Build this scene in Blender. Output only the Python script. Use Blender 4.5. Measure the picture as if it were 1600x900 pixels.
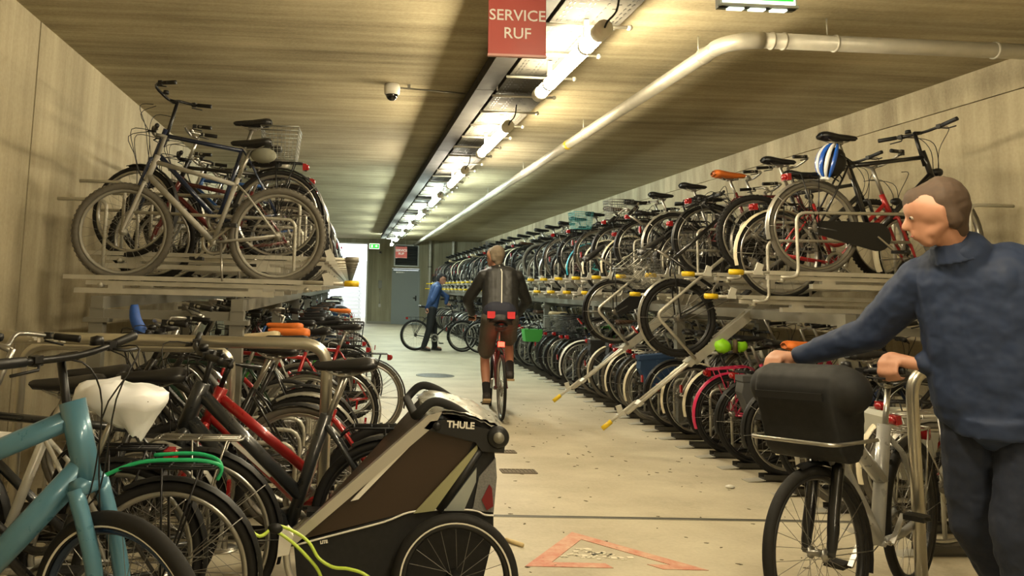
import bpy, math, random
from mathutils import Vector, Matrix, Euler, Quaternion
V = Vector
PI = math.pi
R_ = math.radians
for o in list(bpy.data.objects): bpy.data.objects.remove(o)
SC = bpy.context.scene
COL = SC.collection
random.seed(7)

# ------------------------------------------------------------------ camera
F, VPX, VPY = 1250.0, 547.0, 448.0          # focal length in pixels (1600 wide), vanishing point of the aisle
YAW, PITCH, ROLL, CAMH = R_(3.0), R_(7.0), R_(1.5), 1.38
fw = V((math.sin(YAW)*math.cos(PITCH), math.cos(YAW)*math.cos(PITCH), math.sin(PITCH)))
r0 = V((math.cos(YAW), -math.sin(YAW), 0)); u0 = r0.cross(fw)
cr, sr = math.cos(ROLL), math.sin(ROLL)
RT = r0*cr + u0*sr; UP = u0*cr - r0*sr
PX = VPX - F*RT.y/fw.y; PY = VPY + F*UP.y/fw.y
cd = bpy.data.cameras.new('camera'); cam = bpy.data.objects.new('camera', cd); COL.objects.link(cam)
cam.matrix_world = Matrix(((RT.x, UP.x, -fw.x, 0), (RT.y, UP.y, -fw.y, 0), (RT.z, UP.z, -fw.z, CAMH), (0, 0, 0, 1)))
cd.sensor_width = 36; cd.lens = 36*F/1600; cd.clip_start = .05; cd.clip_end = 300
cd.shift_x = (800-PX)/1600; cd.shift_y = -(450-PY)/1600
SC.camera = cam
def at(px, py, X=None, Y=None, Z=None):      # photo pixel + one known coordinate -> point in the room
    v = RT*((px-PX)/F) - UP*((py-PY)/F) + fw
    t = X/v.x if X is not None else Y/v.y if Y is not None else (Z-CAMH)/v.z
    return V((0, 0, CAMH)) + v*t

# ------------------------------------------------------------------ world + exposure
w = bpy.data.worlds.new('overcast_daylight'); SC.world = w; w.use_nodes = True
w.node_tree.nodes['Background'].inputs[0].default_value = (.86, .93, 1.0, 1)
w.node_tree.nodes['Background'].inputs[1].default_value = 1.5
SC.view_settings.view_transform = 'Standard'; SC.view_settings.look = 'None'
SC.view_settings.gamma = 1; SC.view_settings.exposure = 1.15
SC.view_settings.use_curve_mapping = False
LAMP = 75.0                                   # emission of the ceiling tubes

# ------------------------------------------------------------------ room dimensions
CEIL, XL, XR, YF, YB = 3.23, -2.30, 4.95, 31.0, -7.0

# ================================================================== materials
def lin(c):
    if isinstance(c, str):
        c = [int(c[i:i+2], 16)/255 for i in (0, 2, 4)]
    return tuple(x/12.92 if x <= .04045 else ((x+.055)/1.055)**2.4 for x in c)
MATS = {}
def mat(key, col, rough=.5, metal=0., spec=.5, emit=None, estr=0., alpha=1., noise=0., nscale=30., coat=0., trans=0.):
    if key in MATS: return MATS[key]
    m = bpy.data.materials.new(key); m.use_nodes = True
    nt = m.node_tree; b = nt.nodes['Principled BSDF']; c = lin(col)
    b.inputs['Base Color'].default_value = (*c, 1); b.inputs['Roughness'].default_value = rough
    b.inputs['Metallic'].default_value = metal; b.inputs['Specular IOR Level'].default_value = spec
    b.inputs['Coat Weight'].default_value = coat; b.inputs['Alpha'].default_value = alpha
    b.inputs['Transmission Weight'].default_value = trans
    if emit: b.inputs['Emission Color'].default_value = (*lin(emit), 1); b.inputs['Emission Strength'].default_value = estr
    if noise:
        tc = nt.nodes.new('ShaderNodeTexCoord'); n = nt.nodes.new('ShaderNodeTexNoise'); n.inputs['Scale'].default_value = nscale; n.inputs['Detail'].default_value = 5
        mx = nt.nodes.new('ShaderNodeMix'); mx.data_type = 'RGBA'; mx.inputs[6].default_value = (*[x*(1-noise) for x in c], 1); mx.inputs[7].default_value = (*[min(1, x*(1+noise)) for x in c], 1)
        nt.links.new(tc.outputs['Object'], n.inputs['Vector']); nt.links.new(n.outputs['Fac'], mx.inputs[0]); nt.links.new(mx.outputs[2], b.inputs['Base Color'])
        mr = nt.nodes.new('ShaderNodeMapRange'); mr.inputs[3].default_value = max(.05, rough-.15); mr.inputs[4].default_value = min(1, rough+.15)
        nt.links.new(n.outputs['Fac'], mr.inputs[0]); nt.links.new(mr.outputs[0], b.inputs['Roughness'])
    MATS[key] = m; return m

def concrete(key, c1, c2, stretch, rough=.85, board=None, bump=.25, spots=0., bamp=.16):
    """board-marked concrete: noise stretched along the boards, blotches, board joints as fine relief"""
    m = bpy.data.materials.new(key); m.use_nodes = True; nt = m.node_tree; L = nt.links.new; N = nt.nodes.new
    b = nt.nodes['Principled BSDF']; b.inputs['Roughness'].default_value = rough; b.inputs['Specular IOR Level'].default_value = .25
    tc = N('ShaderNodeTexCoord'); mp = N('ShaderNodeMapping'); mp.inputs['Scale'].default_value = stretch
    L(tc.outputs['Object'], mp.inputs['Vector'])
    n1 = N('ShaderNodeTexNoise'); n1.inputs['Scale'].default_value = 1.0; n1.inputs['Detail'].default_value = 8; n1.inputs['Roughness'].default_value = .65; L(mp.outputs[0], n1.inputs['Vector'])
    n2 = N('ShaderNodeTexNoise'); n2.inputs['Scale'].default_value = .9; n2.inputs['Detail'].default_value = 6; L(tc.outputs['Object'], n2.inputs['Vector'])
    n3 = N('ShaderNodeTexNoise'); n3.inputs['Scale'].default_value = 45; n3.inputs['Detail'].default_value = 3; L(tc.outputs['Object'], n3.inputs['Vector'])
    def math_(op, a, bb):
        q = N('ShaderNodeMath'); q.operation = op
        for i, x in enumerate((a, bb)):
            if isinstance(x, (int, float)): q.inputs[i].default_value = x
            else: L(x, q.inputs[i])
        return q.outputs[0]
    s = math_('ADD', math_('MULTIPLY', n1.outputs['Fac'], .62), math_('MULTIPLY', n2.outputs['Fac'], .38))
    s = math_('ADD', s, math_('MULTIPLY', math_('SUBTRACT', n3.outputs['Fac'], .5), .18))
    h = s
    if board:
        axis, step = board
        sep = N('ShaderNodeSeparateXYZ'); L(tc.outputs['Object'], sep.inputs[0])
        fl = math_('FLOOR', math_('DIVIDE', sep.outputs[axis], step), 0)
        wn = N('ShaderNodeTexWhiteNoise'); wn.noise_dimensions = '1D'; L(fl, wn.inputs['W'])
        s = math_('ADD', s, math_('MULTIPLY', math_('SUBTRACT', wn.outputs['Value'], .5), bamp))
        fr = math_('FRACT', math_('DIVIDE', sep.outputs[axis], step), 0)
        ln = math_('LESS_THAN', fr, .05); h = math_('SUBTRACT', h, math_('MULTIPLY', ln, .25))
    rp = N('ShaderNodeMapRange'); rp.inputs[1].default_value = .33; rp.inputs[2].default_value = .68; L(s, rp.inputs[0])
    mx = N('ShaderNodeMix'); mx.data_type = 'RGBA'; mx.inputs[6].default_value = (*lin(c1), 1); mx.inputs[7].default_value = (*lin(c2), 1); L(rp.outputs[0], mx.inputs[0])
    out = mx.outputs[2]
    if spots:
        vo = N('ShaderNodeTexNoise'); vo.inputs['Scale'].default_value = 2.3; vo.inputs['Detail'].default_value = 9; vo.inputs['Roughness'].default_value = .75; L(tc.outputs['Object'], vo.inputs['Vector'])
        r2 = N('ShaderNodeMapRange'); r2.inputs[1].default_value = .56; r2.inputs[2].default_value = .75; r2.inputs[4].default_value = spots; L(vo.outputs['Fac'], r2.inputs[0])
        m2 = N('ShaderNodeMix'); m2.data_type = 'RGBA'; m2.inputs[7].default_value = (*[x*.45 for x in lin(c1)], 1); L(out, m2.inputs[6]); L(r2.outputs[0], m2.inputs[0]); out = m2.outputs[2]
    L(out, b.inputs['Base Color'])
    bp = N('ShaderNodeBump'); bp.inputs['Strength'].default_value = bump; bp.inputs['Distance'].default_value = .02; L(h, bp.inputs['Height']); L(bp.outputs[0], b.inputs['Normal'])
    MATS[key] = m; return m

M_wallL = concrete('board_concrete_wall', '8E846D', 'B8AE93', (1, 5, .5), board=(1, .14), bump=.3, bamp=.06)
M_wallF = concrete('board_concrete_end_wall', '827D68', 'ABA68E', (7, 1, .5), board=(0, .17), bump=.35)
M_ceil = concrete('board_concrete_ceiling', '7C7259', 'BDB293', (.55, 8, 1), board=(1, .12), bump=.4, bamp=.05)
M_floor = concrete('floor_screed', '9D947F', 'C6BEA8', (1.2, 1.6, 1), rough=.55, bump=.06, spots=.35)
M_galv = mat('galvanised_steel', 'B7B4A8', .45, .45, noise=.22, nscale=14)
M_galvd = mat('dull_galvanised_steel', '85837A', .6, .6, noise=.25, nscale=9)
M_inox = mat('brushed_stainless', 'C4C0B4', .3, .9)
M_rub = mat('tyre_rubber', '1B1A19', .75, 0, .3, noise=.25, nscale=50)
M_rubdust = mat('dusty_tyre_rubber', '5F5B53', .9, 0, .2, noise=.25, nscale=40)
M_chrome = mat('rim_aluminium', 'A9A8A4', .3, .95)
M_rimdk = mat('black_rim', '2A2A2B', .4, .5)
M_spoke = mat('steel_spoke', '8F8D88', .35, .9)
M_blk = mat('black_plastic', '161617', .5, 0, .4, noise=.2, nscale=40)
M_blkm = mat('black_metal', '1C1C1E', .38, .4)
M_sil = mat('silver_metal', 'A7A59F', .33, .9, noise=.1, nscale=25)
M_red = mat('red_reflector', '8A1416', .25, 0, .6, emit='C4201F', estr=.0)
M_redL = mat('lit_red_lamp', 'FF2A20', .3, emit='FF2418', estr=9.)
M_amb = mat('amber_reflector', 'E58A1C', .3)
M_yel = mat('yellow_grip', 'D9B81E', .45, noise=.15, nscale=40)
M_wht = mat('white_plastic', 'D8D5CB', .5, noise=.06)
M_skin = mat('skin', 'A97A62', .55, noise=.08, nscale=20)
M_leath = mat('black_vinyl', '18181A', .42, 0, .45, noise=.15, nscale=30)

# ================================================================== mesh builder
class MB:
    def __init__(s): s.v = []; s.f = []; s.m = []; s.sm = []
    def add(s, vs, fs, mi=0, smooth=True):
        b = len(s.v); s.v += [tuple(x) for x in vs]
        for f in fs: s.f.append(tuple(i+b for i in f)); s.m.append(mi); s.sm.append(smooth)
        return s
    def box(s, c, d, mi=0, M=None):
        cx, cy, cz = c; x, y, z = d[0]/2, d[1]/2, d[2]/2
        vs = [V((cx+a*x, cy+b*y, cz+e*z)) for a in (-1, 1) for b in (-1, 1) for e in (-1, 1)]
        if M: vs = [M @ q for q in vs]
        return s.add(vs, [(0, 1, 3, 2), (4, 6, 7, 5), (0, 4, 5, 1), (2, 3, 7, 6), (0, 2, 6, 4), (1, 5, 7, 3)], mi, False)
    def bar(s, a, b, wd, ht, up=(0, 0, 1), mi=0):
        a, b = V(a), V(b); d = (b-a); L = d.length; d.normalize(); up = V(up)
        sd = d.cross(up)
        if sd.length < 1e-4: sd = d.cross(V((0, 1, 0)))
        sd.normalize(); u = sd.cross(d)
        M = Matrix((( d.x, sd.x, u.x, (a.x+b.x)/2), (d.y, sd.y, u.y, (a.y+b.y)/2), (d.z, sd.z, u.z, (a.z+b.z)/2), (0, 0, 0, 1)))
        return s.box((0, 0, 0), (L, wd, ht), mi, M)
    def tube(s, pts, r, n=8, mi=0, caps=True, closed=False, flat=1.0):
        pts = [V(p) for p in pts]; k = len(pts); rs = r if isinstance(r, (list, tuple)) else [r]*k
        tg = []
        for i in range(k):
            if closed: t = pts[(i+1) % k]-pts[i-1]
            else: t = pts[min(i+1, k-1)]-pts[max(i-1, 0)]
            tg.append(t.normalized() if t.length > 1e-9 else V((0, 0, 1)))
        ref = V((0, 0, 1)) if abs(tg[0].z) < .9 else V((1, 0, 0))
        nrm = (ref-tg[0]*ref.dot(tg[0])).normalized(); vs = []
        for i in range(k):
            nrm = nrm-tg[i]*nrm.dot(tg[i])
            if nrm.length < 1e-6: nrm = tg[i].orthogonal()
            nrm.normalize(); bn = tg[i].cross(nrm)
            for j in range(n):
                a = 2*PI*j/n; vs.append(pts[i]+(nrm*math.cos(a)*flat+bn*math.sin(a))*rs[i])
        fs = []
        for i in range(k if closed else k-1):
            for j in range(n):
                a, b = i*n+j, i*n+(j+1) % n; c, d = ((i+1) % k)*n+(j+1) % n, ((i+1) % k)*n+j
                fs.append((a, b, c, d))
        if caps and not closed: fs += [tuple(range(n-1, -1, -1)), tuple((k-1)*n+j for j in range(n))]
        return s.add(vs, fs, mi)
    def lathe(s, prof, c=(0, 0, 0), ax='y', n=24, mi=0, closed=False):   # prof: (radius, along axis)
        vs = []; k = len(prof)
        for j in range(n):
            a = 2*PI*j/n; ca, sa = math.cos(a), math.sin(a)
            for rr, h in prof:
                p = (rr*ca, h, rr*sa) if ax == 'y' else (rr*ca, rr*sa, h) if ax == 'z' else (h, rr*ca, rr*sa)
                vs.append((p[0]+c[0], p[1]+c[1], p[2]+c[2]))
        fs = []
        for j in range(n):
            j2 = (j+1) % n
            for i in range(k if closed else k-1): fs.append((j*k+i, j*k+(i+1) % k, j2*k+(i+1) % k, j2*k+i))
        return s.add(vs, fs, mi)
    def prism(s, poly, h0, h1, plane='xz', mi=0, smooth=False):    # poly in a plane, extruded along the third axis
        def P(a, b, h): return (a, h, b) if plane == 'xz' else (a, b, h) if plane == 'xy' else (h, a, b)
        k = len(poly); vs = [P(a, b, h0) for a, b in poly]+[P(a, b, h1) for a, b in poly]
        s.add(vs, [tuple(range(k))], mi, False); s.f.append(tuple(x+len(s.v)-2*k for x in range(2*k-1, k-1, -1))); s.m.append(mi); s.sm.append(False)
        b = len(s.v)-2*k
        for i in range(k):
            j = (i+1) % k; s.f.append((b+i, b+j, b+k+j, b+k+i)); s.m.append(mi); s.sm.append(smooth)
        return s
    def loft(s, pa, ya, pb, yb, mi=0):
        k = len(pa); s.add([(x, ya, z) for x, z in pa]+[(x, yb, z) for x, z in pb], [tuple(range(k)), tuple(range(2*k-1, k-1, -1))]+[(i, (i+1) % k, k+(i+1) % k, k+i) for i in range(k)], mi, False); return s
    def ball(s, c, r, mi=0, n=12, sc=(1, 1, 1)):
        vs, fs = [], []; mrow = n//2
        for i in range(mrow+1):
            t = PI*i/mrow
            for j in range(n):
                a = 2*PI*j/n; vs.append((c[0]+r*sc[0]*math.sin(t)*math.cos(a), c[1]+r*sc[1]*math.sin(t)*math.sin(a), c[2]+r*sc[2]*math.cos(t)))
        for i in range(mrow):
            for j in range(n): fs.append((i*n+j, (i+1)*n+j, (i+1)*n+(j+1) % n, i*n+(j+1) % n))
        return s.add(vs, fs, mi)
    def mesh(s, name, mats):
        me = bpy.data.meshes.new(name); me.from_pydata(s.v, [], s.f)
        for m in (mats if isinstance(mats, (list, tuple)) else [mats]): me.materials.append(m)
        me.polygons.foreach_set('material_index', s.m); me.polygons.foreach_set('use_smooth', s.sm); me.update()
        return me
def fillet(pts, r, n=5):
    pts = [V(p) for p in pts]; out = [pts[0]]
    for i in range(1, len(pts)-1):
        a, p, b = pts[i-1], pts[i], pts[i+1]; d1 = a-p; d2 = b-p; rr = min(r, d1.length*.49, d2.length*.49)
        s, e = p+d1.normalized()*rr, p+d2.normalized()*rr
        for k in range(n+1):
            t = k/n; out.append(s*(1-t)**2+p*2*t*(1-t)+e*t*t)
    out.append(pts[-1]); return out
def spline(pts, n=6):
    pts = [V(p) for p in pts]; out = []
    for i in range(len(pts)-1):
        p0, p1, p2, p3 = pts[max(i-1, 0)], pts[i], pts[i+1], pts[min(i+2, len(pts)-1)]
        for k in range(n):
            t = k/n; out.append(.5*((2*p1)+(p2-p0)*t+(2*p0-5*p1+4*p2-p3)*t*t+(3*p1-p0-3*p2+p3)*t**3))
    out.append(pts[-1]); return out

def obj(name, data, parent=None, mats=None, M=None, label=None):
    o = bpy.data.objects.new(name, data); COL.objects.link(o)
    if parent: o.parent = parent
    if M is not None: o.matrix_local = M
    if mats:
        for i, m in enumerate(mats):
            if m and i < len(o.material_slots): o.material_slots[i].link = 'OBJECT'; o.material_slots[i].material = m
    if label: o['label'] = label
    return o
def thing(name, label, cat, loc=(0, 0, 0), rot=(0, 0, 0), group=None, data=None, kind=None):
    o = bpy.data.objects.new(name, data); COL.objects.link(o); o.location = loc; o.rotation_euler = rot
    if data is None: o.empty_display_size = .1
    o['label'] = label; o['category'] = cat
    if group: o['group'] = group
    if kind: o['kind'] = kind
    return o
def structure(name, mb, mats, label, cat): return thing(name, label, cat, data=mb.mesh(name, mats), kind='structure')
def ordn(n): return f"{n}{'th' if 10 <= n % 100 <= 20 else {1: 'st', 2: 'nd', 3: 'rd'}.get(n % 10, 'th')}"
def text_mesh(txt, size, m, ext=.002, bold=0.):
    c = bpy.data.curves.new('lettering', 'FONT'); c.body = txt; c.size = size; c.align_x = 'CENTER'; c.align_y = 'CENTER'; c.extrude = ext; c.offset = bold; c.resolution_u = 3
    t = bpy.data.objects.new('lettering', c); COL.objects.link(t)
    me = bpy.data.meshes.new_from_object(t.evaluated_get(bpy.context.evaluated_depsgraph_get())); bpy.data.objects.remove(t)
    me.materials.clear(); me.materials.append(m); return me

# ================================================================== the room
T = .3
structure('floor', MB().box(((XL+XR)/2, 14, -.1), (XR-XL+2*T, 46, .2)), M_floor, 'smooth tan screed floor of the bicycle garage', 'floor')
structure('ceiling', MB().box(((XL+XR)/2, 12, CEIL+.15), (XR-XL+2*T, 38.6, .3)), M_ceil, 'board-marked concrete ceiling with fine transverse streaks', 'ceiling')
wl = structure('wall_left', MB().box((XL-.18, 12, CEIL/2), (.3, 38.6, CEIL)), M_wallL, 'board-marked concrete wall with vertical joints behind the stroller side rack', 'wall')
ys = [YB+.25, 0.75, 5.75, 10.75, 15.75, 20.75, 25.75, YF]
for a, b in zip(ys, ys[1:]):
    obj('panel', MB().box((XL-.015, (a+b)/2, CEIL/2), (.03, b-a-.022, CEIL)).mesh('panel', M_wallL), wl)
wr = structure('wall_right', MB().box((XR+.18, 12, CEIL/2), (.3, 38.6, CEIL)), M_wallL, 'board-marked concrete wall with a horizontal joint under the ceiling', 'wall')
obj('panel', MB().box((XR+.015, 12, 1.485), (.03, 38.4, 2.97)).mesh('panel', M_wallL), wr)
M_band = concrete('short_board_concrete', '8A806A', 'BDB398', (1, 5, 1.2), board=(1, .21), bump=.5)
obj('panel', MB().box((XR+.017, 12, 3.11), (.026, 38.4, .25)).mesh('panel', M_band), wr, label='top concrete band with rough short boards')
structure('wall_back', MB().box(((XL+XR)/2, YB, CEIL/2), (XR-XL+.6, .3, CEIL)), M_wallF, 'plain concrete wall closing the near end of the garage', 'wall')
DX0, DX1, DZ = -1.45, .62, 3.05
fwm = MB()
fwm.box(((XL+DX0)/2-.15, YF+.15, CEIL/2), (DX0-XL+.3, .3, CEIL)); fwm.box(((DX0+DX1)/2, YF+.15, (DZ+CEIL)/2), (DX1-DX0, .3, CEIL-DZ))
fwm.box(((DX1+1.6)/2, YF+.15, CEIL/2), (1.6-DX1, .3, CEIL)); fwm.box(((1.6+2.68)/2, YF+.15, (2.14+CEIL)/2), (1.08, .3, CEIL-2.14)); fwm.box(((2.68+XR)/2+.15, YF+.15, CEIL/2), (XR-2.68+.3, .3, CEIL))
structure('wall_far', fwm, M_wallF, 'streaky concrete end wall between daylight doorway and grey door', 'wall')
structure('baseboard_far', MB().box((.62+.49, YF-.02, .05), (.98, .04, .1)).box((2.68+1.1, YF-.02, .05), (2.2, .04, .1)), mat('skirting', '9A958A', .7), 'low concrete plinth along the end wall', 'plinth')
# grey steel door with frame, handle, closer, vent above
M_door = mat('grey_door_paint', '8E9696', .45, noise=.05, nscale=3)
d = thing('door_1', 'flat grey steel door in the end wall below the vent', 'door', (2.14, YF, 0), kind='structure')
obj('door_leaf', MB().box((0, .06, 1.03), (1.0, .05, 2.06)).mesh('door_leaf', M_door), d)
obj('door_frame', MB().box((-.52, .04, 1.05), (.05, .12, 2.1)).box((.52, .04, 1.05), (.05, .12, 2.1)).box((0, .04, 2.1), (1.09, .12, .05)).mesh('door_frame', M_door), d)
obj('door_handle', MB().tube([(.4, .03, 1.02), (.4, -.03, 1.02), (.29, -.03, 1.02)], .012).box((.4, .03, 1.0), (.05, .01, .2)).mesh('door_handle', M_blkm), d)
obj('door_closer', MB().box((-.22, .01, 1.98), (.32, .05, .06)).mesh('door_closer', M_sil), d)
v = thing('louvre_vent', 'black slatted vent grille above the grey door', 'vent', (2.14, YF, 2.63))
obj('frame', MB().box((-.46, -.03, 0), (.05, .08, .84)).box((.46, -.03, 0), (.05, .08, .84)).box((0, -.03, .4), (.87, .08, .05)).box((0, -.03, -.4), (.87, .08, .05)).mesh('frame', mat('vent_frame', 'B5B8B4', .4, .3)), v)
obj('backing', MB().box((0, -.004, 0), (.9, .006, .8)).mesh('backing', M_blk), v)
sl = MB().box((0, 0, 0), (.86, .012, .05), M=Matrix.Rotation(R_(-35), 4, 'X')).mesh('slat', mat('vent_slat', '4A4E4E', .5, .3))
for i in range(9): obj('slat', sl, v, M=Matrix.Translation((0, -.035, -.34+i*.085)))
# outside the doorway: paving, bright ribbed wall, ramp fence
M_out = mat('outside_render', 'E4E6E6', .8)
structure('ground_outside', MB().box((-.5, YF+8, -.11), (16, 15.4, .2)), mat('outside_paving', 'C5C6C2', .9), 'pale paving outside the daylight doorway', 'paving')
g = thing('ribbed_fence', 'white ribbed fence seen outside through the daylight doorway', 'fence', (-1.0, YF+3.2, 0))
rb = MB().box((0, 0, 0), (3.0, .05, .13)).mesh('rib', M_out)
for i in range(10): obj('rib', rb, g, M=Matrix.Translation((0, 0, .12+i*.165)))
for x in (-1.4, 0, 1.4): obj('post', MB().box((x, .06, .85), (.06, .06, 1.7)).mesh('post', M_out), g)
structure('wall_outside', MB().box((-.4, YF+7, 1.3), (9, .2, 2.6)), M_out, 'white rendered wall standing outside beyond the doorway', 'wall')
structure('trim_1', MB().box((DX1+.02, YF-.02, DZ/2), (.05, .06, DZ)).box((DX1-.5, YF-.02, DZ), (1.1, .06, .05)), M_wht, 'pale metal frame edging the daylight doorway', 'door frame')
# wall boxes and conduits on the end wall
sw = thing('switch_box', 'small grey key switch box with conduit beside the daylight doorway', 'switch', (1.15, YF, 1.5))
obj('box', MB().box((0, -.04, 0), (.14, .08, .3)).mesh('box', M_galvd), sw); obj('conduit', MB().tube([(0, -.02, -.15), (0, -.02, -.75)], .012).mesh('conduit', M_galv), sw); obj('socket', MB().box((0, -.03, -.8), (.09, .06, .12)).mesh('socket', M_sil), sw)
ds = thing('door_sensor', 'small round grey detector below the distant exit sign', 'sensor', (1.12, YF, 2.72))
obj('base', MB().lathe([(.06, -.0), (.06, -.04), (0, -.04)], n=16).mesh('base', M_sil), ds); obj('lens', MB().ball((0, -.045, 0), .03).mesh('lens', M_blk), ds)
for x, lb in ((3.05, 'vertical steel duct beside the grey door'), (3.95, 'vertical steel duct near the far corner of the rack wall')):
    q = thing('vertical_duct', lb, 'duct', (x, YF-.14, 0)); obj('pipe', MB().lathe([(.07, 0), (.07, CEIL)], ax='z', n=18).mesh('pipe', M_galv), q)
    for z in (.9, 2.2): obj('collar', MB().lathe([(.07, z), (.078, z), (.078, z+.04), (.07, z+.04)], ax='z', n=18).mesh('collar', M_galvd), q)

# floor marks, drains
M_redp = concrete('worn_red_floor_paint', 'B4604F', 'CDB39A', (9, 9, 1), rough=.6, bump=.05)
tri = [at(822, 884, Z=0), at(893, 833, Z=0), at(930, 842, Z=0), at(1088, 890, Z=0), at(1040, 893, Z=0)]
pA, pB, pC = V((.93, 4.20, 0)), V((1.33, 4.78, 0)), V((1.86, 4.16, 0))
tm = MB(); inn = [(pA+pB+pC)/3*.34+p*.66 for p in (pA, pB, pC)]
for i in range(3):
    j = (i+1) % 3; a, b, c, e = (pA, pB, pC)[i], (pA, pB, pC)[j], inn[j], inn[i]
    if i == 2:                                    # the worn side has a gap
        m1, m2 = a.lerp(b, .25), e.lerp(c, .2); tm.prism([(q.x, q.y) for q in (a, m1, m2, e)], .001, .003, 'xy'); a, e = a.lerp(b, .52), e.lerp(c, .55)
    tm.prism([(q.x, q.y) for q in (a, b, c, e)], .001, .003, 'xy')
tr = thing('floor_marking', 'worn red triangle painted on the floor before the joint', 'floor marking', data=tm.mesh('floor_marking', M_redp))
fl = MB(); random.seed(3)
for i in range(46):
    t1, t2 = random.random(), random.random()
    if t1+t2 > 1: t1, t2 = 1-t1, 1-t2
    c = inn[0].lerp(inn[1], .15)+(inn[1]-inn[0])*t1*.6+(inn[2]-inn[0])*t2*.75; n = 6; s_ = random.uniform(.006, .028)
    fl.prism([(c.x+math.cos(6.283*k/n)*s_*random.uniform(.6, 1.5), c.y+math.sin(6.283*k/n)*s_*random.uniform(.5, 1)) for k in range(n)], .001, .0025, 'xy')
obj('white_flake', fl.mesh('white_flake', mat('old_white_paint', 'D5CDB8', .7)), tr)
a, b = at(700, 806, Z=0), at(1330, 816, Z=0); a = a+(a-b)*.55; b = b+(b-a)*.15
a, b = V((-.9, 5.14, 0)), V((4.2, 5.03, 0))
jt = MB().prism([(a.x, a.y-.022), (b.x, b.y-.022), (b.x, b.y-.01), (a.x, a.y-.01)], 0, .004, 'xy').prism([(a.x, a.y+.008), (b.x, b.y+.008), (b.x, b.y+.02), (a.x, a.y+.02)], 0, .004, 'xy')
jt.prism([(a.x, a.y-.01), (b.x, b.y-.01), (b.x, b.y+.008), (a.x, a.y+.008)], .0, .0015, 'xy', mi=1)
structure('trim_2', jt, [M_galvd, M_blk], 'dark metal expansion joint running across the floor', 'floor joint')
for px, py, sx, sy, lb in ((810, 737, .26, .13, 'rusty rectangular drain grate in the aisle floor near the joint'), (783, 706, .24, .12, 'second rectangular drain grate in the floor beyond the first one')):
    p = at(px, py, Z=0); dr = thing('drain_grate', lb, 'drain', (p.x, p.y, 0))
    M_dr = mat('rusty_iron', '6B6152', .8, .3, noise=.2)
    obj('frame', MB().box((0, -sy/2, .003), (sx, .015, .006)).box((0, sy/2, .003), (sx, .015, .006)).box((-sx/2, 0, .003), (.015, sy, .006)).box((sx/2, 0, .003), (.015, sy, .006)).box((0, 0, .001), (sx, sy, .002)).mesh('frame', M_dr), dr)
    sb = MB().box((0, 0, .004), (.012, sy*.9, .006)).mesh('bar', M_dr)
    for i in range(8): obj('bar', sb, dr, M=Matrix.Translation((-sx*.42+i*sx*.12, 0, 0)))
p = at(680, 587, Z=0); mh = thing('manhole_cover', 'round dark manhole cover in the aisle floor ahead of the cyclist', 'manhole', (p.x, p.y, 0))
obj('rim', MB().lathe([(.31, .001), (.31, .006), (.28, .006), (.28, .001)], ax='z', n=32).mesh('rim', M_galvd), mh); obj('lid', MB().lathe([(0, .005), (.28, .005)], ax='z', n=32).mesh('lid', mat('wet_iron', '1F1E1B', .4, .3, noise=.3)), mh)
for px, py, lb in ((1141, 763, 'crumpled white paper scrap on floor near the rack end plates'), (1178, 700, 'small white paper scrap under the rack bicycles')):
    p = at(px, py, Z=0); random.seed(px); mb = MB()
    mb.ball((0, 0, .012), .03, n=10, sc=(1.1, .7, .4)); mb.v = [(x*random.uniform(.8, 1.2), y*random.uniform(.8, 1.2), max(0, z*random.uniform(.7, 1.2))) for x, y, z in mb.v]
    thing('paper_scrap', lb, 'litter', (p.x, p.y, 0), data=mb.mesh('paper_scrap', M_wht))
p = at(812, 851, Z=0); thing('cork_stick', 'pale wooden stub lying on the floor behind the stroller wheel', 'litter', (p.x-.03, p.y, .012), (0, 0, -.9), data=MB().tube([(-.06, 0, 0), (.06, 0, 0)], .012).mesh('cork_stick', mat('pale_wood', 'CDB88A', .7)))
random.seed(11); lf = MB()
for i in range(170):
    x, y = random.uniform(.6, 3.0), random.uniform(3.9, 10); s_ = random.uniform(.006, .02); a0 = random.random()*6.28
    lf.prism([(x+math.cos(a0+t)*s_*q, y+math.sin(a0+t)*s_*q) for t, q in ((0, 1), (2, .5), (3.3, .9), (4.6, .4))], .001, .003, 'xy')
thing('floor_debris', 'scattered dark leaf crumbs on the aisle floor', 'debris', data=lf.mesh('floor_debris', mat('dry_leaf', '5C5342', .9)), kind='stuff')

# ================================================================== ceiling services
TX0, TX1, TZ = 1.18, 1.62, 3.04
ct = thing('cable_tray', 'perforated galvanised cable tray hanging along the ceiling above the lamps', 'cable tray', (0, 0, 0))
YT0, YT1 = -5.5, 27.5
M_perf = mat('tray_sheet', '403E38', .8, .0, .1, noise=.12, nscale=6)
for i in range(11):
    y0 = YT0+i*3.0; y1 = y0+2.99
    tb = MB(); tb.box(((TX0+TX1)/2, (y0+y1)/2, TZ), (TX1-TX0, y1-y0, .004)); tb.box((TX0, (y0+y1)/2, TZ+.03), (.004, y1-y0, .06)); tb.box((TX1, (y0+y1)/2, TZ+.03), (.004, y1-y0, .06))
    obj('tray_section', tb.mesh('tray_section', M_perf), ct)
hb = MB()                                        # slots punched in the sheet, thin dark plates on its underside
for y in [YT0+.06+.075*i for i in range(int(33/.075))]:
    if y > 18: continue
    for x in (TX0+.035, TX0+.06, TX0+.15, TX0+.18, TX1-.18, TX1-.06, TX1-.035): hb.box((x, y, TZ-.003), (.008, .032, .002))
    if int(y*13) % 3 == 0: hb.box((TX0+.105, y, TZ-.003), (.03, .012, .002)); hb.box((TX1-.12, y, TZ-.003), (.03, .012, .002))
o = obj('slot_holes', hb.mesh('slot_holes', M_blk), ct); o['kind'] = 'stuff'
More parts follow.
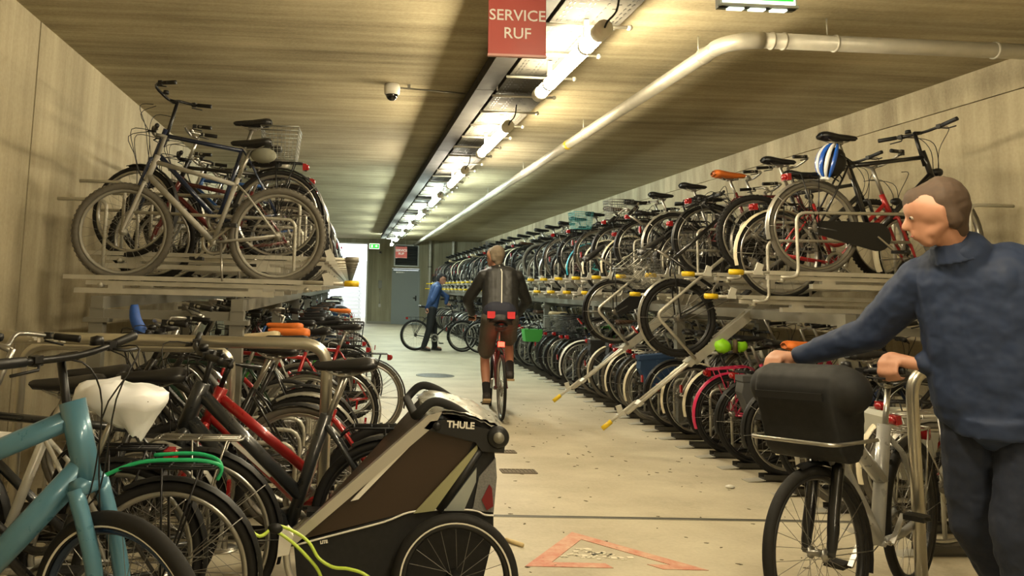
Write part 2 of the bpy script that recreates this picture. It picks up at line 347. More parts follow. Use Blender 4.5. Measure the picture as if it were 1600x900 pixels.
ba = MB().tube([(TX0-.03, 0, TZ-.02), (TX1+.06, 0, TZ-.02)], .011, n=8).ball((TX1+.06, 0, TZ-.02), .02, n=8).mesh('support_arm', M_galv)
for i in range(52):
    obj('support_arm', ba, ct, M=Matrix.Translation((0, -5.2+i*.62, 0)))
hg = MB().tube([(TX0-.02, 0, TZ-.02), (TX0-.02, 0, CEIL)], .006, n=6).mesh('hanger_rod', M_galv)
for i in range(12): obj('hanger_rod', hg, ct, M=Matrix.Translation((0, -4.8+i*2.8, 0)))
tk = thing('cable_trunking', 'dark grey cable trunking running beside the perforated tray', 'trunking', (0, 0, 0))
M_tk = mat('trunking_grey', '262420', .7, .0, .2, noise=.1, nscale=8)
for i in range(11):
    y0 = YT0+i*3.0; obj('trunking_section', MB().box((1.08, y0+1.497, 3.10), (.15, 2.985, .11)).box((1.002, y0+1.497, 3.05), (.012, 2.985, .012)).mesh('trunking_section', M_tk), tk)
tkh = MB().box((1.08, 0, 3.19), (.03, .04, .08)).mesh('hanger', M_galvd)
for i in range(14): obj('hanger', tkh, tk, M=Matrix.Translation((0, -5+i*2.4, 0)))
LX, LZ = 1.385, 2.865
M_cap = mat('lamp_end_cap', 'E2DED0', .5)
M_cl = mat('lamp_clip', 'C9C7BD', .4, .4)
tubeM = MB().lathe([(0, -.72), (.03, -.72), (.042, -.70), (.045, -.67), (.045, .67), (.042, .70), (.03, .72), (0, .72)], n=20)
capM = MB().lathe([(0, -.06), (.045, -.06), (.052, -.05), (.052, .05), (.045, .06), (0, .06)], n=20).mesh('end_cap', M_cap)
clipM = MB().lathe([(.046, -.015), (.052, -.015), (.052, .015), (.046, .015)], n=16).box((0, 0, .105), (.03, .03, .12)).mesh('clip', M_cl)
NL = 12
tube_meshes = {}
for i in range(-3, 9):
    y = 5.10+2.75*i
    if i <= 1: kk, ec = 'warm', 'FFEDC6'
    elif i == 2: kk, ec = 'mid', 'FFF4DC'
    else: kk, ec = 'cool', 'EEFFF0'
    if kk not in tube_meshes: tube_meshes[kk] = tubeM.mesh('diffuser', mat('lit_tube_'+kk, 'FFFFFF', .4, emit=ec, estr=LAMP))
    lp = thing('tube_lamp', f'lit tubular ceiling lamp under the cable tray, {ordn(i+4)} along from the entrance end', 'lamp', (LX, y, LZ), group='tube lamps under the cable tray')
    obj('diffuser', tube_meshes[kk], lp)
    for s_ in (-1, 1): obj('end_cap', capM, lp, M=Matrix.Translation((0, s_*.75, 0)))
    for s_ in (-.45, .45): obj('clip', clipM, lp, M=Matrix.Translation((0, s_, 0)))
    obj('cable', MB().tube(spline([(0, -.8, 0), (.0, -.86, .02), (.03, -.92, .06), (.04, -.95, .16)], 4), .006, n=6).mesh('cable', M_blk), lp)
p = thing('junction_box', 'red and black junction box with orange wires on the cable tray', 'junction box', (1.32, 4.05, 3.01))
obj('box', MB().box((0, 0, 0), (.13, .1, .045)).mesh('box', mat('red_box', '9E3A2C', .5)), p); obj('stripe', MB().box((0, -.052, 0), (.1, .004, .008)).mesh('stripe', M_wht), p)
for dx in (-.01, .03): obj('wire', MB().tube(spline([(dx, -.05, .0), (dx+.04, -.12, -.02), (dx+.08, -.2, .0), (dx+.09, -.3, .02)], 5), .005, n=6).mesh('wire', mat('orange_wire', 'B5532F', .5)), p)
# big pipe
PR, PXc, PZ, PYe = .052, 2.44, 3.06, 4.97
pp = thing('ventilation_pipe', 'round galvanised pipe along the ceiling turning to the side wall', 'pipe', (0, 0, 0))
def ptube(pts, name='pipe_run'): return obj(name, MB().tube(pts, PR, n=20).mesh(name, M_galv), pp)
ptube([(PXc, YF-.05, PZ), (PXc, PYe+.22, PZ)])
arc = [(PXc+.22-.22*math.cos(t), PYe+.22-.22*math.sin(t), PZ) for t in [PI/2*k/8 for k in range(9)]]
obj('elbow', MB().tube(arc, PR+.004, n=20).mesh('elbow', M_galv), pp); ptube([(PXc+.22, PYe, PZ), (XR, PYe, PZ)])
for y in (5.35, 8.2, 11.2, 14.2, 17.2, 20.2, 23.2, 26.2):
    obj('collar', MB().lathe([(PR, -.02), (PR+.008, -.015), (PR+.008, .015), (PR, .02)], (PXc, y, PZ), 'y', 20).mesh('collar', M_galv), pp); obj('hanger_rod', MB().tube([(PXc, y+.1, PZ+PR), (PXc, y+.1, CEIL)], .005, n=6).mesh('hanger_rod', M_galv), pp)
for x in (2.72, 2.8, 3.15, 4.25): obj('collar', MB().lathe([(PR, -.008), (PR+.007, -.006), (PR+.007, .006), (PR, .008)], (x, PYe, PZ), 'x', 20).mesh('collar', M_galv), pp)
for x in (3.1, 4.6): obj('hanger_rod', MB().tube([(x, PYe, PZ+PR), (x, PYe, CEIL)], .005, n=6).mesh('hanger_rod', M_galv), pp)
obj('yellow_sticker', MB().lathe([(PR+.001, -.05), (PR+.002, -.05), (PR+.002, .05), (PR+.001, .05)], (PXc, 8.9, PZ), 'y', 20).mesh('yellow_sticker', M_yel), pp)
# thin conduit and dome camera
dc = thing('dome_camera', 'white dome security camera on the ceiling', 'camera', (.325, 7.15, CEIL))
obj('housing', MB().lathe([(0, 0), (.065, 0), (.075, -.03), (.07, -.09), (.06, -.1)], ax='z', n=24).mesh('housing', M_wht), dc)
obj('dome', MB().ball((0, 0, -.1), .055, n=16).mesh('dome', mat('smoked_dome', '101012', .08, 0, .8)), dc)
cn = thing('camera_conduit', 'thin conduit on the ceiling from dome camera to trunking', 'conduit', (0, 0, 0))
obj('conduit', MB().tube([(.39, 7.15, CEIL-.03), (1.0, 7.15, CEIL-.06)], .008, n=8).mesh('conduit', M_galvd), cn); obj('clamp', MB().box((.48, 7.15, CEIL-.02), (.025, .03, .04)).mesh('clamp', M_galvd), cn)
# signs
M_signred = mat('red_sign', 'A3392C', .5, noise=.06, nscale=5); M_let = mat('sign_lettering', 'D8D2CC', .5)
def service_sign(x, y, z, w_, h_, lb):
    s = thing('hanging_sign', lb, 'sign', (x, y, z))
    obj('plate', MB().box((0, 0, 0), (w_, .02, h_)).mesh('plate', M_signred), s)
    obj('edge_rail', MB().box((0, 0, -h_/2-.004), (w_+.006, .026, .012)).mesh('edge_rail', mat('sign_edge', 'B98378', .4)), s)
    for q, (tx, dz) in enumerate((('SERVICE', .045), ('RUF', -.045))):
        for sd in (-1, 1):
            o = obj('lettering', text_mesh(tx, .082*w_/.3, M_let, .001, .0006), s); o.location = (0, .0115*sd, dz*h_/.3); o.rotation_euler = (PI/2, 0, 0 if sd < 0 else PI); o['label'] = f'white letters {tx}'
    for dx in (-w_*.35, w_*.35): obj('suspension_wire', MB().tube([(dx, 0, h_/2), (dx, 0, CEIL-z)], .003, n=5).mesh('suspension_wire', M_galv), s)
service_sign(.825, 4.0, 2.755, .302, .32, 'red hanging sign reading SERVICE RUF below the nearest lamps')
service_sign(at(627, 394, Y=20.5).x, 20.5, at(627, 394, Y=20.5).z, .30, .28, 'small red hanging SERVICE RUF sign far down by the grey door')
M_green = mat('exit_green', '18B82A', .4, emit='1FC52A', estr=1.1); M_exw = mat('exit_white', 'E8F2DE', .4, emit='EAF5DC', estr=1.3)
def exit_sign(x, y, z, w_, h_, lb, ledrow=True):
    s = thing('exit_sign', lb, 'sign', (x, y, z))
    obj('housing', MB().box((0, .035, h_/2), (w_, .05, h_)).box((0, .01, .006), (w_, .04, .012)).mesh('housing', mat('sign_housing', '6B6F66', .5)), s)
    obj('white_border', MB().box((0, .006, h_/2+.005), (w_*.94, .01, h_*.88)).mesh('white_border', M_exw), s)
    obj('green_panel', MB().box((0, -.001, h_/2+.008), (w_*.88, .006, h_*.74)).mesh('green_panel', M_green), s)
    pg = MB(); u = h_/200.; pg.prism([(-.30*w_, h_*.35), (-.30*w_, h_*.72), (-.16*w_, h_*.72), (-.16*w_, h_*.35)], -.006, -.004)
    pg.prism([(.05*w_, h_*.5), (.16*w_, h_*.5), (.16*w_, h_*.38), (.32*w_, h_*.56), (.16*w_, h_*.74), (.16*w_, h_*.62), (.05*w_, h_*.62)], -.006, -.004)
    obj('pictogram', pg.mesh('pictogram', M_exw), s)
    if ledrow:
        for dx in (-.28, 0, .28): obj('led', MB().box((dx*w_, .03, -.004), (w_*.2, .03, .008)).mesh('led', M_exw), s)
    for dx in (-.3*w_, .3*w_): obj('suspension_rod', MB().tube([(dx, .035, h_), (dx, .035, CEIL-z)], .004, n=6).mesh('suspension_rod', M_galv), s)
exit_sign(1.97, 3.7, 2.80, .39, .2, 'green exit sign with lights beneath hanging before the pipe elbow')
pe = at(585, 385, Y=30.0); exit_sign(pe.x, 30.0, pe.z-.11, .40, .22, 'small lit green exit sign beside the daylight doorway', False)

# ================================================================== bicycle parts (bike space: x forward, y left, z up, origin on the ground)
RW = .345; XRH, XFH = -.52, .54
BB = V((-.08, 0, .29)); SD = V((-.31, 0, .951))
HB, HT = V((.405, 0, .69)), V((.352, 0, .835)); SA = (HT-HB).normalized()
def make_wheel(R, tr, n=40, ns=28, mats=(M_chrome, M_spoke)):
    m = MB(); ro = R-2*tr+.006; wd = min(.016, tr*.8)
    m.lathe([(ro, -wd), (ro, wd), (ro-.012, wd), (ro-.022, .004), (ro-.022, -.004), (ro-.012, -wd)], n=n, closed=True)
    m.lathe([(0, -.045), (.012, -.045), (.014, -.035), (.026, -.034), (.026, -.028), (.013, -.026), (.013, .026), (.026, .028), (.026, .034), (.014, .035), (.012, .045), (0, .045)], n=10, mi=1)
    for i in range(ns):
        a = 2*PI*i/ns; sd = 1 if i % 2 else -1; b = a+(.5 if (i//2) % 2 else -.5)
        m.tube([(.024*math.cos(b), sd*.03, .024*math.sin(b)), ((ro-.018)*math.cos(a), 0, (ro-.018)*math.sin(a))], .0013, n=3, mi=1, caps=False)
    return m.mesh('wheel', list(mats))
def make_tire(R, tr, n=40, k=8, knob=False, ring=False):
    m = MB(); prof = [(R-tr+tr*math.cos(2*PI*j/k+.2), tr*math.sin(2*PI*j/k+.2)) for j in range(k)]
    m.lathe(prof, n=n, closed=True)
    if knob:
        for i in range(60):
            a = 2*PI*i/60
            for sy in (-.5, .5): m.bar(((R-.003)*math.cos(a), sy*tr*.3, (R-.003)*math.sin(a)), ((R-.004)*math.cos(a), sy*tr*1.3, (R-.004)*math.sin(a)), .016, .009, (math.cos(a), 0, math.sin(a)))
    if ring:
        for s in (-1, 1):
            y = s*(tr*.93); rr = R-tr*1.55
            m.lathe([(rr-.001, s*tr*.83), (rr, s*(tr*.87)), (rr+.005, s*tr*.95), (rr+.006, s*tr*.92)], n=n, mi=1)
    return m.mesh('tire', [M_rub, M_wht])
FR = 8
def frame_mesh(kind, lift=0., fat=1.):
    m = MB(); hb, ht = HB+V((0, 0, lift*.6)), HT+V((-.01, 0, lift)); seat = BB+SD*(.53 if kind == 'diamond' else .47)+V((0, 0, lift*.5))
    if kind == 'mtb': seat = BB+SD*.46
    m.tube([hb-SA*.02, ht+SA*.015], .021*fat, n=FR)
    m.tube([BB+V((0, -.035, 0)), BB+V((0, .035, 0))], .022, n=FR)
    m.tube([BB, seat+SD*.02], .0165*fat, n=FR); m.tube([BB+V((.01, 0, .01)), hb+SA*.03], .0195*fat*(1.1 if kind == 'mtb' else 1), n=FR)
    if kind in ('diamond', 'mtb'): m.tube([seat-SD*.03, ht-SA*.035], .0165*fat, n=FR)
    elif kind == 'trapez': m.tube([BB+SD*.27, ht-SA*.03], .0165*fat, n=FR)
    elif kind == 'low': m.tube([BB+SD*.15, ht-SA*.03], .0175*fat, n=FR)
    else: m.tube(spline([BB+SD*.16, BB+SD*.16+V((.12, 0, .0)), hb.lerp(BB, .45)+V((.0, 0, .09)), hb+SA*.10], 5), .016*fat, n=FR)
    for s in (-1, 1):
        h = V((XRH, s*.06, RW)); m.tube(fillet([BB+V((-.02, s*.02, 0)), V((-.2, s*.05, .30)), h], .1, 3), .0095*fat, n=6)
        m.tube([seat+V((-.005, s*.015, -.03)), seat.lerp(h, .25)+V((0, s*.035, 0)), h], .0075*fat, n=6)
    m.tube([(XRH, -.07, RW), (XRH, .07, RW)], .008, n=6)
    return m.mesh('frame', M_blkm)
def fork_mesh(sus=False, fat=1., lift=0.):
    m = MB(); crown = HB+V((0, 0, lift*.6))-SA*.03
    m.tube([crown+V((0, -.05, 0)), crown+V((0, .05, 0))], .016*fat, n=6)
    for s in (-1, 1):
        h = V((XFH, s*.055, RW)); a = crown+V((0, s*.052, 0))
        if sus: m.tube([a+SA*.03, a-SA*.14], .013, n=8); m.tube([a-SA*.12, h+V((-.015, 0, 0))], .018, n=8); m.tube([h+V((-.015, 0, 0)), h], .01, n=6)
        else: m.tube(spline([a, a-SA*.2, h+V((-.03, 0, .09)), h], 4), [.0125*fat]*9+[.011*fat]*2+[.009*fat]*2, n=8)
    m.tube([(XFH, -.065, RW), (XFH, .065, RW)], .008, n=6)
    return m.mesh('fork', M_blkm)
def saddle_mesh(sc=1.):
    secs = [(.145, .010, -.012, .004), (.13, .02, -.028, .012), (.07, .026, -.035, .016), (.0, .04, -.04, .018), (-.06, .068, -.045, .024), (-.1, .082, -.045, .028), (-.13, .075, -.04, .024), (-.145, .045, -.03, .012)]
    n = 10; vs = []; fs = []
    for x, wy, zb, zt in secs:
        for j in range(n):
            a = 2*PI*j/n; c, s = math.cos(a), math.sin(a)
            vs.append((x*sc, wy*c*sc, ((zt+zb)/2+(zt-zb)/2*s)*sc+(-.01*abs(c) if s > 0 else 0)))
    k = len(secs)
    for i in range(k-1):
        for j in range(n): fs.append((i*n+j, i*n+(j+1) % n, (i+1)*n+(j+1) % n, (i+1)*n+j))
    fs += [tuple(range(n)), tuple((k-1)*n+j for j in range(n-1, -1, -1))]
    m = MB().add(vs, fs)
    return m
def saddle_full():
    m = saddle_mesh()
    for s in (-1, 1): m.tube(spline([(.09, s*.012, -.03), (.03, s*.022, -.055), (-.04, s*.022, -.055), (-.1, s*.04, -.035)], 3), .0035, n=5, mi=1)
    return m.mesh('saddle', [M_leath, M_sil])
SADP = BB+SD*.735                                  # saddle position
def post_mesh(h=0.): return MB().tube([BB+SD*.45, SADP+V((0, 0, -.05+h))], .0135, n=8).tube([SADP+V((-.03, 0, -.055+h)), SADP+V((.03, 0, -.055+h))], .014, n=6).mesh('seat_post', M_sil)
def bar_mesh(kind, lift=0.):
    m = MB(); top = HT+SA*(.24 if kind == 'city' else .16)+V((0, 0, lift)); m.tube([HT, top+SA*.01], .0135, n=8)
    if kind == 'city':
        c = top+V((.06, 0, .02)); m.tube([top, c], .013, n=8)
        p = [c+V((-.19, .29, .035)), c+V((-.06, .265, .045)), c+V((.03, .17, .05)), c+V((.0, .06, .0)), c, c+V((.0, -.06, .0)), c+V((.03, -.17, .05)), c+V((-.06, -.265, .045)), c+V((-.19, -.29, .035))]
        m.tube(spline(p, 3), .011, n=8); g = [(p[0], p[1].lerp(p[0], .2)), (p[-1], p[-2].lerp(p[-1], .2))]
    elif kind == 'drop':
        c = top+V((.08, 0, .01)); m.tube([top, c], .014, n=8); p = []
        for s in (1, -1):
            q = [c+V((-.02, s*.21, -.13)), c+V((.06, s*.21, -.12)), c+V((.1, s*.21, -.06)), c+V((.06, s*.21, 0)), c+V((0, s*.2, .0)), c+V((0, s*.1, 0)), c]
            p += q if s > 0 else q[::-1][1:]
        m.tube(spline(p, 3), .012, n=8); g = [(c+V((0, .2, 0)), c+V((.07, .21, 0))), (c+V((0, -.2, 0)), c+V((.07, -.21, 0)))]
    else:
        c = top+V((.07, 0, .01)); m.tube([top, c], .014, n=8)
        p = [c+V((-.05, .3, .015)), c+V((0, .1, .005)), c, c+V((0, -.1, .005)), c+V((-.05, -.3, .015))]
        m.tube(spline(p, 3), .0115, n=8); g = [(p[0], p[1].lerp(p[0], .4)), (p[-1], p[-2].lerp(p[-1], .4))]
    # brake levers, clamps, bell
    for e, i in g:
        a = i.lerp(e, -.25); m.box(a, (.03, .03, .03), 1); d = (e-i).normalized()
        m.tube([a+V((.015, 0, -.01)), a+V((.05, 0, -.02))+d*.03, a+V((.045, 0, -.03))+d*.11], .005, n=5, mi=1)
    m.lathe([(0, .03), (.02, .025), (.024, .0), (0, 0)], tuple(c+V((-.01, .09, .02))), 'z', 10)
    gm = MB()
    return m.mesh('handlebar', [M_blkm, M_blk]), [MB().tube([i, e, e+(e-i).normalized()*.006], [.0155, .0165, .0165], n=8).mesh('grip', M_blk) for e, i in g], c
def crank_mesh():
    m = MB(); c = BB
    m.lathe([(.06, -.044), (.088, -.044), (.09, -.042), (.088, -.04), (.06, -.04)], tuple(c), 'y', 24, closed=True)
    for k in range(5): a = 2*PI*k/5; m.bar(c+V((0, -.042, 0)), c+V((.065*math.cos(a), -.042, .065*math.sin(a))), .004, .012, (0, 1, 0))
    m.tube([c+V((0, -.06, 0)), c+V((0, .06, 0))], .01, n=8)
    for s, d in ((-1, 1), (1, -1)): m.bar(c+V((0, s*.062, 0)), c+V((.13*d, s*.07, -.11*d)), .012, .022, (0, 1, 0))
    # chain
    r1, r2 = .088, .036; h = V((XRH, 0, RW))
    m.tube([c+V((.0, -.042, r1)), h+V((0, -.042, r2))], .003, n=4, mi=1); m.tube([c+V((0, -.042, -r1)), h+V((0, -.042, -r2))], .003, n=4, mi=1)
    m.lathe([(0, -.05), (.034, -.05), (.036, -.042), (.034, -.036), (0, -.036)], tuple(h), 'y', 16, mi=1)
    return m.mesh('crank', [M_sil, M_rubdust])
pedal = MB().box((0, 0, 0), (.09, .085, .022)).tube([(0, -.06, 0), (0, .06, 0)], .006, n=6).mesh('pedal', M_blk)
def guard_mesh():
    c, h = BB, V((XRH, 0, RW)); d = h-c; a0 = math.atan2(d.z, d.x); n = V((math.sin(a0), 0, -math.cos(a0)))
    up, lo = h+n*.05, h-n*.05
    arc = [(c.x+.105*math.cos(t), c.z+.105*math.sin(t)) for t in [a0-PI/2-PI*k/10 for k in range(11)]]
    pts = [(up.x, up.z)]+arc+[(lo.x, lo.z)]
    return MB().prism(pts, -.064, -.05).mesh('chain_guard', M_blk)
def mudguard_mesh(R, a0, a1, wd=.026, n=14, stay=True):
    m = MB(); vs = []; fs = []; k = 5
    for i in range(n+1):
        a = R_(a0+(a1-a0)*i/n)
        for j in range(k):
            t = (j/(k-1)-.5)*2; rr = R+.017-.012*t*t; vs.append((rr*math.cos(a), wd*t, rr*math.sin(a)))
    for i in range(n):
        for j in range(k-1): fs.append((i*k+j, i*k+j+1, (i+1)*k+j+1, (i+1)*k+j))
    b = len(vs); vs2 = [(x*(1+.006), y, z*(1+.006)) for x, y, z in vs]
    m.add(vs, [f[::-1] for f in fs]); m.add(vs2, fs)
    if stay:
        for s in (-1, 1):
            for t in (.12, .4):
                a = R_(a0+(a1-a0)*(t if a0 > 90 or True else t)); m.tube([(0, s*.05, 0), ((R+.012)*math.cos(a), s*wd, (R+.012)*math.sin(a))], .0022, n=4, mi=1)
    return m.mesh('mudguard', [M_blk, M_spoke])
def carrier_mesh():
    m = MB(); z = .745
    for s in (-.055, .055): m.tube(fillet([(-.30, s*.4, .70), (-.34, s, z), (-.70, s, z), (-.70, 0, z)], .04, 3), .005, n=6); m.tube([(-.50, s*1.1, z), (XRH, s*1.15, RW)], .0045, n=5); m.tube([(-.64, s*1.1, z), (XRH, s*1.15, RW)], .0045, n=5)
    m.tube([(-.35, .018, z), (-.69, .018, z)], .0035, n=5); m.tube([(-.35, -.018, z), (-.69, -.018, z)], .0035, n=5)
    for x in (-.36, -.44, -.52, -.6, -.68): m.tube([(x, -.055, z), (x, .055, z)], .0035, n=5)
    return m.mesh('carrier', M_blkm)
def light_mesh(): return MB().box((-.715, 0, .715), (.03, .085, .05)).ball((-.735, 0, .715), .03, n=8, sc=(.5, 1.3, .8)).mesh('rear_light', M_red)
def reflector_mesh(): return MB().box((-.895, 0, .50), (.014, .035, .07)).mesh('reflector', M_red)
def basket_mesh(w_=.36, d_=.28, h_=.24, t=.84, step=.03):
    m = MB(); q = .0018
    def rect(f, z): return [(-d_/2*f, -w_/2*f, z), (d_/2*f, -w_/2*f, z), (d_/2*f, w_/2*f, z), (-d_/2*f, w_/2*f, z)]
    for i in range(int(h_/step)+1):
        z = i*step; f = t+(1-t)*z/h_; m.tube(rect(f, z)+[rect(f, z)[0]], q if z < h_-step else .005, n=4)
    A, B = rect(t, 0), rect(1, h_)
    for s in range(4):
        k = int((w_ if s % 2 else d_)/step)
        for i in range(k+1):
            u = i/k; m.tube([V(A[s]).lerp(V(A[(s+1) % 4]), u), V(B[s]).lerp(V(B[(s+1) % 4]), u)], q, n=3, caps=False)
    for i in range(int(w_*t/step)+1): y = -w_*t/2+i*step; m.tube([(-d_*t/2, y, 0), (d_*t/2, y, 0)], q, n=3, caps=False)
    return m.mesh('basket', M_blkm)
stand = MB().tube([(-.14, .05, .28), (-.18, .15, .02)], .008, n=6).mesh('kickstand', M_sil)
def cable_mesh(lift=0.):
    m = MB(); c = HT+SA*.16+V((.07, 0, lift))
    for s in (-1, 1):
        m.tube(spline([c+V((0, s*.17, .01)), c+V((.14, s*.12, .02)), c+V((.13, s*.03, -.12)), HB+V((.04, s*.02, .05)), HB+V((-.05, s*.015, -.04))], 4), .0028, n=4)
    m.tube(spline([c+V((0, .13, .01)), c+V((.17, .05, -.02)), c+V((.12, -.02, -.17)), HB+V((.06, 0, -.05))], 4), .0028, n=4)
    return m.mesh('cable', M_blk)
headlamp = MB().lathe([(0, -.03), (.02, -.03), (.032, .01), (.032, .03), (0, .032)], (0, 0, 0), 'x', 12).mesh('head_light', M_blk)

M_bagd = mat('dark_pannier', '1D1E20', .8, noise=.2)
def pannier_mesh(s):
    m = MB(); po = [(-.72, .70), (-.36, .70), (-.34, .62), (-.40, .40), (-.66, .40), (-.74, .60)]; m.prism(po, s*.07, s*.19); m.prism([(-.735, .69), (-.345, .69), (-.345, .735), (-.735, .735)], s*.065, s*.195)
    m.box((-.54, s*.195, .58), (.03, .008, .2)); return m.mesh('pannier', M_bagd)
PM = {}
def pm(key, fn):
    if key not in PM: PM[key] = fn()
    return PM[key]
wheels = {'road': (.345, .017), 'city': (.345, .021), 'mtb': (.342, .027)}
STEERC = HB
def steer_matrix(a): return Matrix.Translation(HB) @ Matrix.Rotation(a, 4, SA) @ Matrix.Translation(-HB)
COLS = {'black': '161618', 'charcoal': '2B2D2F', 'navy': '1A2640', 'dark green': '1E3A2C', 'silver': '9A9B9A', 'white': 'CFCEC8', 'red': '9C1E20', 'dark red': '5A1C1E', 'blue': '1E4A86', 'teal': '3E7F86', 'brown': '4A3426', 'grey': '6A6C6B', 'orange': 'C8641E', 'pink': 'B8254E', 'green': '3A8A2E', 'dusty grey': '96938A', 'cream': 'C8BFA4', 'turquoise': '3FA0A0', 'steel blue': '4F7D93'}
def paint(c): return mat('paint_'+c.replace(' ', '_'), COLS[c], .6 if 'dusty' in c else .32, .15, .5, coat=0. if 'dusty' in c else .4, noise=.3 if 'dusty' in c else .08, nscale=25)
KINDNAME = {'diamond': 'diamond-frame bicycle', 'mtb': 'mountain bike', 'trapez': 'trapeze-frame bicycle', 'step': 'step-through bicycle', 'low': 'step-through bicycle'}

def bicycle(label, X, Y, Z, heading, kind='diamond', color='black', wheel='city', bar='flat', steer=0., pitch=0., lean=0., group=None, detail=2,
            fend=None, carrier=None, light=True, guard=False, basket=None, saddle=None, cover=None, rim=None, tirem=None, forkcol=None, sus=False, lift=0., fat=1., kick=False, headl=False, refl=True, rearpos=True, frontbasket=None, ring=False, barcol=None, scale=1., spokes=None, pannier=0, pancol=None):
    """X, Y, Z: where the rear tyre touches what it stands on; heading: direction of travel (radians)"""
    rot = Euler((lean, -pitch, heading)); root = thing('bicycle', label, 'bicycle', (0, 0, 0), rot, group)
    off = rot.to_matrix() @ V((XRH*scale, 0, 0)); root.location = V((X, Y, Z))-off; root.scale = (scale,)*3
    p = paint(color); R, tr = wheels[wheel]; hi = detail >= 3
    dz = R-RW
    obj('frame', pm(('frame', kind, lift, fat), lambda: frame_mesh(kind, lift, fat)), root, [p])
    S = steer_matrix(steer)
    obj('fork', pm(('fork', sus, fat, lift), lambda: fork_mesh(sus, fat, lift)), root, [paint(forkcol) if forkcol else p], S)
    rimm = rim or M_chrome; tm_ = tirem or M_rub
    for nm, hx, SS, rl in (('rear', XRH, Matrix.Identity(4), 0.3), ('front', XFH, S, 1.1)):
        wm = pm(('wheel', wheel, hi), lambda: make_wheel(R, tr, 72 if hi else 36, 32 if hi else 24)); tmsh = pm(('tire', wheel, hi, ring), lambda: make_tire(R, tr, 80 if hi else 36, 12 if hi else 7, wheel == 'mtb' and not ring, ring))
        wo = obj('wheel', wm, root, [rimm, spokes], SS @ Matrix.Translation((hx, 0, RW)) @ Matrix.Rotation(random.uniform(0, 6), 4, 'Y')); obj('tire', tmsh, wo, [tm_])
    sad = obj('saddle', pm('saddle', saddle_full), root, [saddle or M_leath], Matrix.Translation(SADP+V((0, 0, lift*.5))) @ Matrix.Rotation(R_(3), 4, 'Y'))
    if cover: obj('saddle_cover', pm('cover', lambda: saddle_mesh(1.12).mesh('saddle_cover', M_blk)), sad, [cover], Matrix.Translation((0, 0, .004)))
    obj('seat_post', pm(('post', lift), lambda: post_mesh(lift*.5)), root)
    bm_, grips, cc = pm(('bar', bar, lift), lambda: bar_mesh(bar, lift))
    ho = obj('handlebar', bm_, root, [barcol or (M_sil if bar == 'city' else M_blkm)], S)
    for g_ in grips: obj('grip', g_, ho)
    obj('crank', pm('crank', crank_mesh), root)
    if detail >= 1:
        for s, d in ((-1, 1), (1, -1)): obj('pedal', pedal, root, None, Matrix.Translation(BB+V((.13*d, s*.125, -.11*d))))
        obj('cable', pm(('cable', lift), lambda: cable_mesh(lift)), root, None, S)
    if guard: obj('chain_guard', pm('guard', guard_mesh), root)
    if fend:
        a = obj('mudguard', pm('mgr', lambda: mudguard_mesh(.345, 195, 62)), root, [fend], Matrix.Translation((XRH, 0, RW)))
        obj('mudguard', pm('mgf', lambda: mudguard_mesh(.345, 200, 75)), root, [fend], S @ Matrix.Translation((XFH, 0, RW)))
    if carrier: obj('carrier', pm('carrier', carrier_mesh), root, [carrier])
    if light and carrier: obj('rear_light', pm('light', light_mesh), root)
    elif light and fend and refl: obj('reflector', pm('refl', reflector_mesh), root)
    if basket: obj('basket', pm('basket', basket_mesh), root, [basket], Matrix.Translation((-.53, 0, .755)))
    if frontbasket: obj('basket', pm('basket', basket_mesh), root, [frontbasket], S @ Matrix.Translation((cc.x+.2, 0, .84)))
    if pannier:
        for s_ in (-1, 1)[:pannier]: obj('pannier', pm(('pan', s_), lambda: pannier_mesh(s_)), root, [pancol or M_bagd])
    if kick: obj('kickstand', stand, root)
    if headl: obj('head_light', headlamp, root, None, S @ Matrix.Translation((HT.x+.12, 0, .80)))
    return root

# ================================================================== two-tier racks
SP = .42
HI, LO = 1.56, 1.38
def tray_parts():
    P = {}
    P['channel'] = MB().box((.875, 0, -.012), (1.75, .075, .004)).box((.875, -.037, .0), (1.75, .004, .03)).box((.875, .037, .0), (1.75, .004, .03)).mesh('channel', M_galv)
    P['beam'] = MB().box((.80, 0, -.035), (1.6, .045, .03)).box((1.0, .0, -.09), (1.35, .05, .035)).box((.45, 0, -.065), (.1, .04, .03)).box((1.4, 0, -.065), (.1, .04, .03)).tube([(.1, -.035, -.05), (.1, .035, -.05)], .018, n=8).tube([(1.5, -.04, -.05), (1.5, .04, -.05)], .018, n=8).mesh('beam', M_galv)
    P['pull_handle'] = MB().tube([(.12, .045, .0), (-.24, .045, .0)], .013, n=8).mesh('pull_handle', M_galv)
    P['handle_grip'] = MB().tube([(-.26, .045, 0), (-.16, .045, 0)], .021, n=8).mesh('handle_grip', M_yel)
    P['catch_plate'] = MB().box((-.05, .045, .035), (.05, .012, .075), M=Matrix.Translation((-.05, 0, 0)) @ Matrix.Rotation(.35, 4, 'Y') @ Matrix.Translation((.05, 0, 0))).box((-.05, .045, 0), (.07, .035, .03)).mesh('catch_plate', mat('worn_white_plate', 'BDBBB0', .5, .2, noise=.15))
    P['hoop_rear'] = MB().tube(fillet([(.07, -.06, -.03), (.2, -.06, -.03), (.2, -.06, .44), (1.35, -.06, .46)], .07, 4), .012, n=8).mesh('hoop', M_galv)
    P['hoop_wall'] = MB().tube(fillet([(1.52, -.06, -.03), (1.52, -.06, .54), (1.86, -.06, .54)], .07, 4), .013, n=8).mesh('hoop', M_galv)
    return P
TP = tray_parts()
SIDE = {'R': ('opposite stroller', 0., 3.03, 1), 'L': ('on stroller side', PI, -.20, -1)}
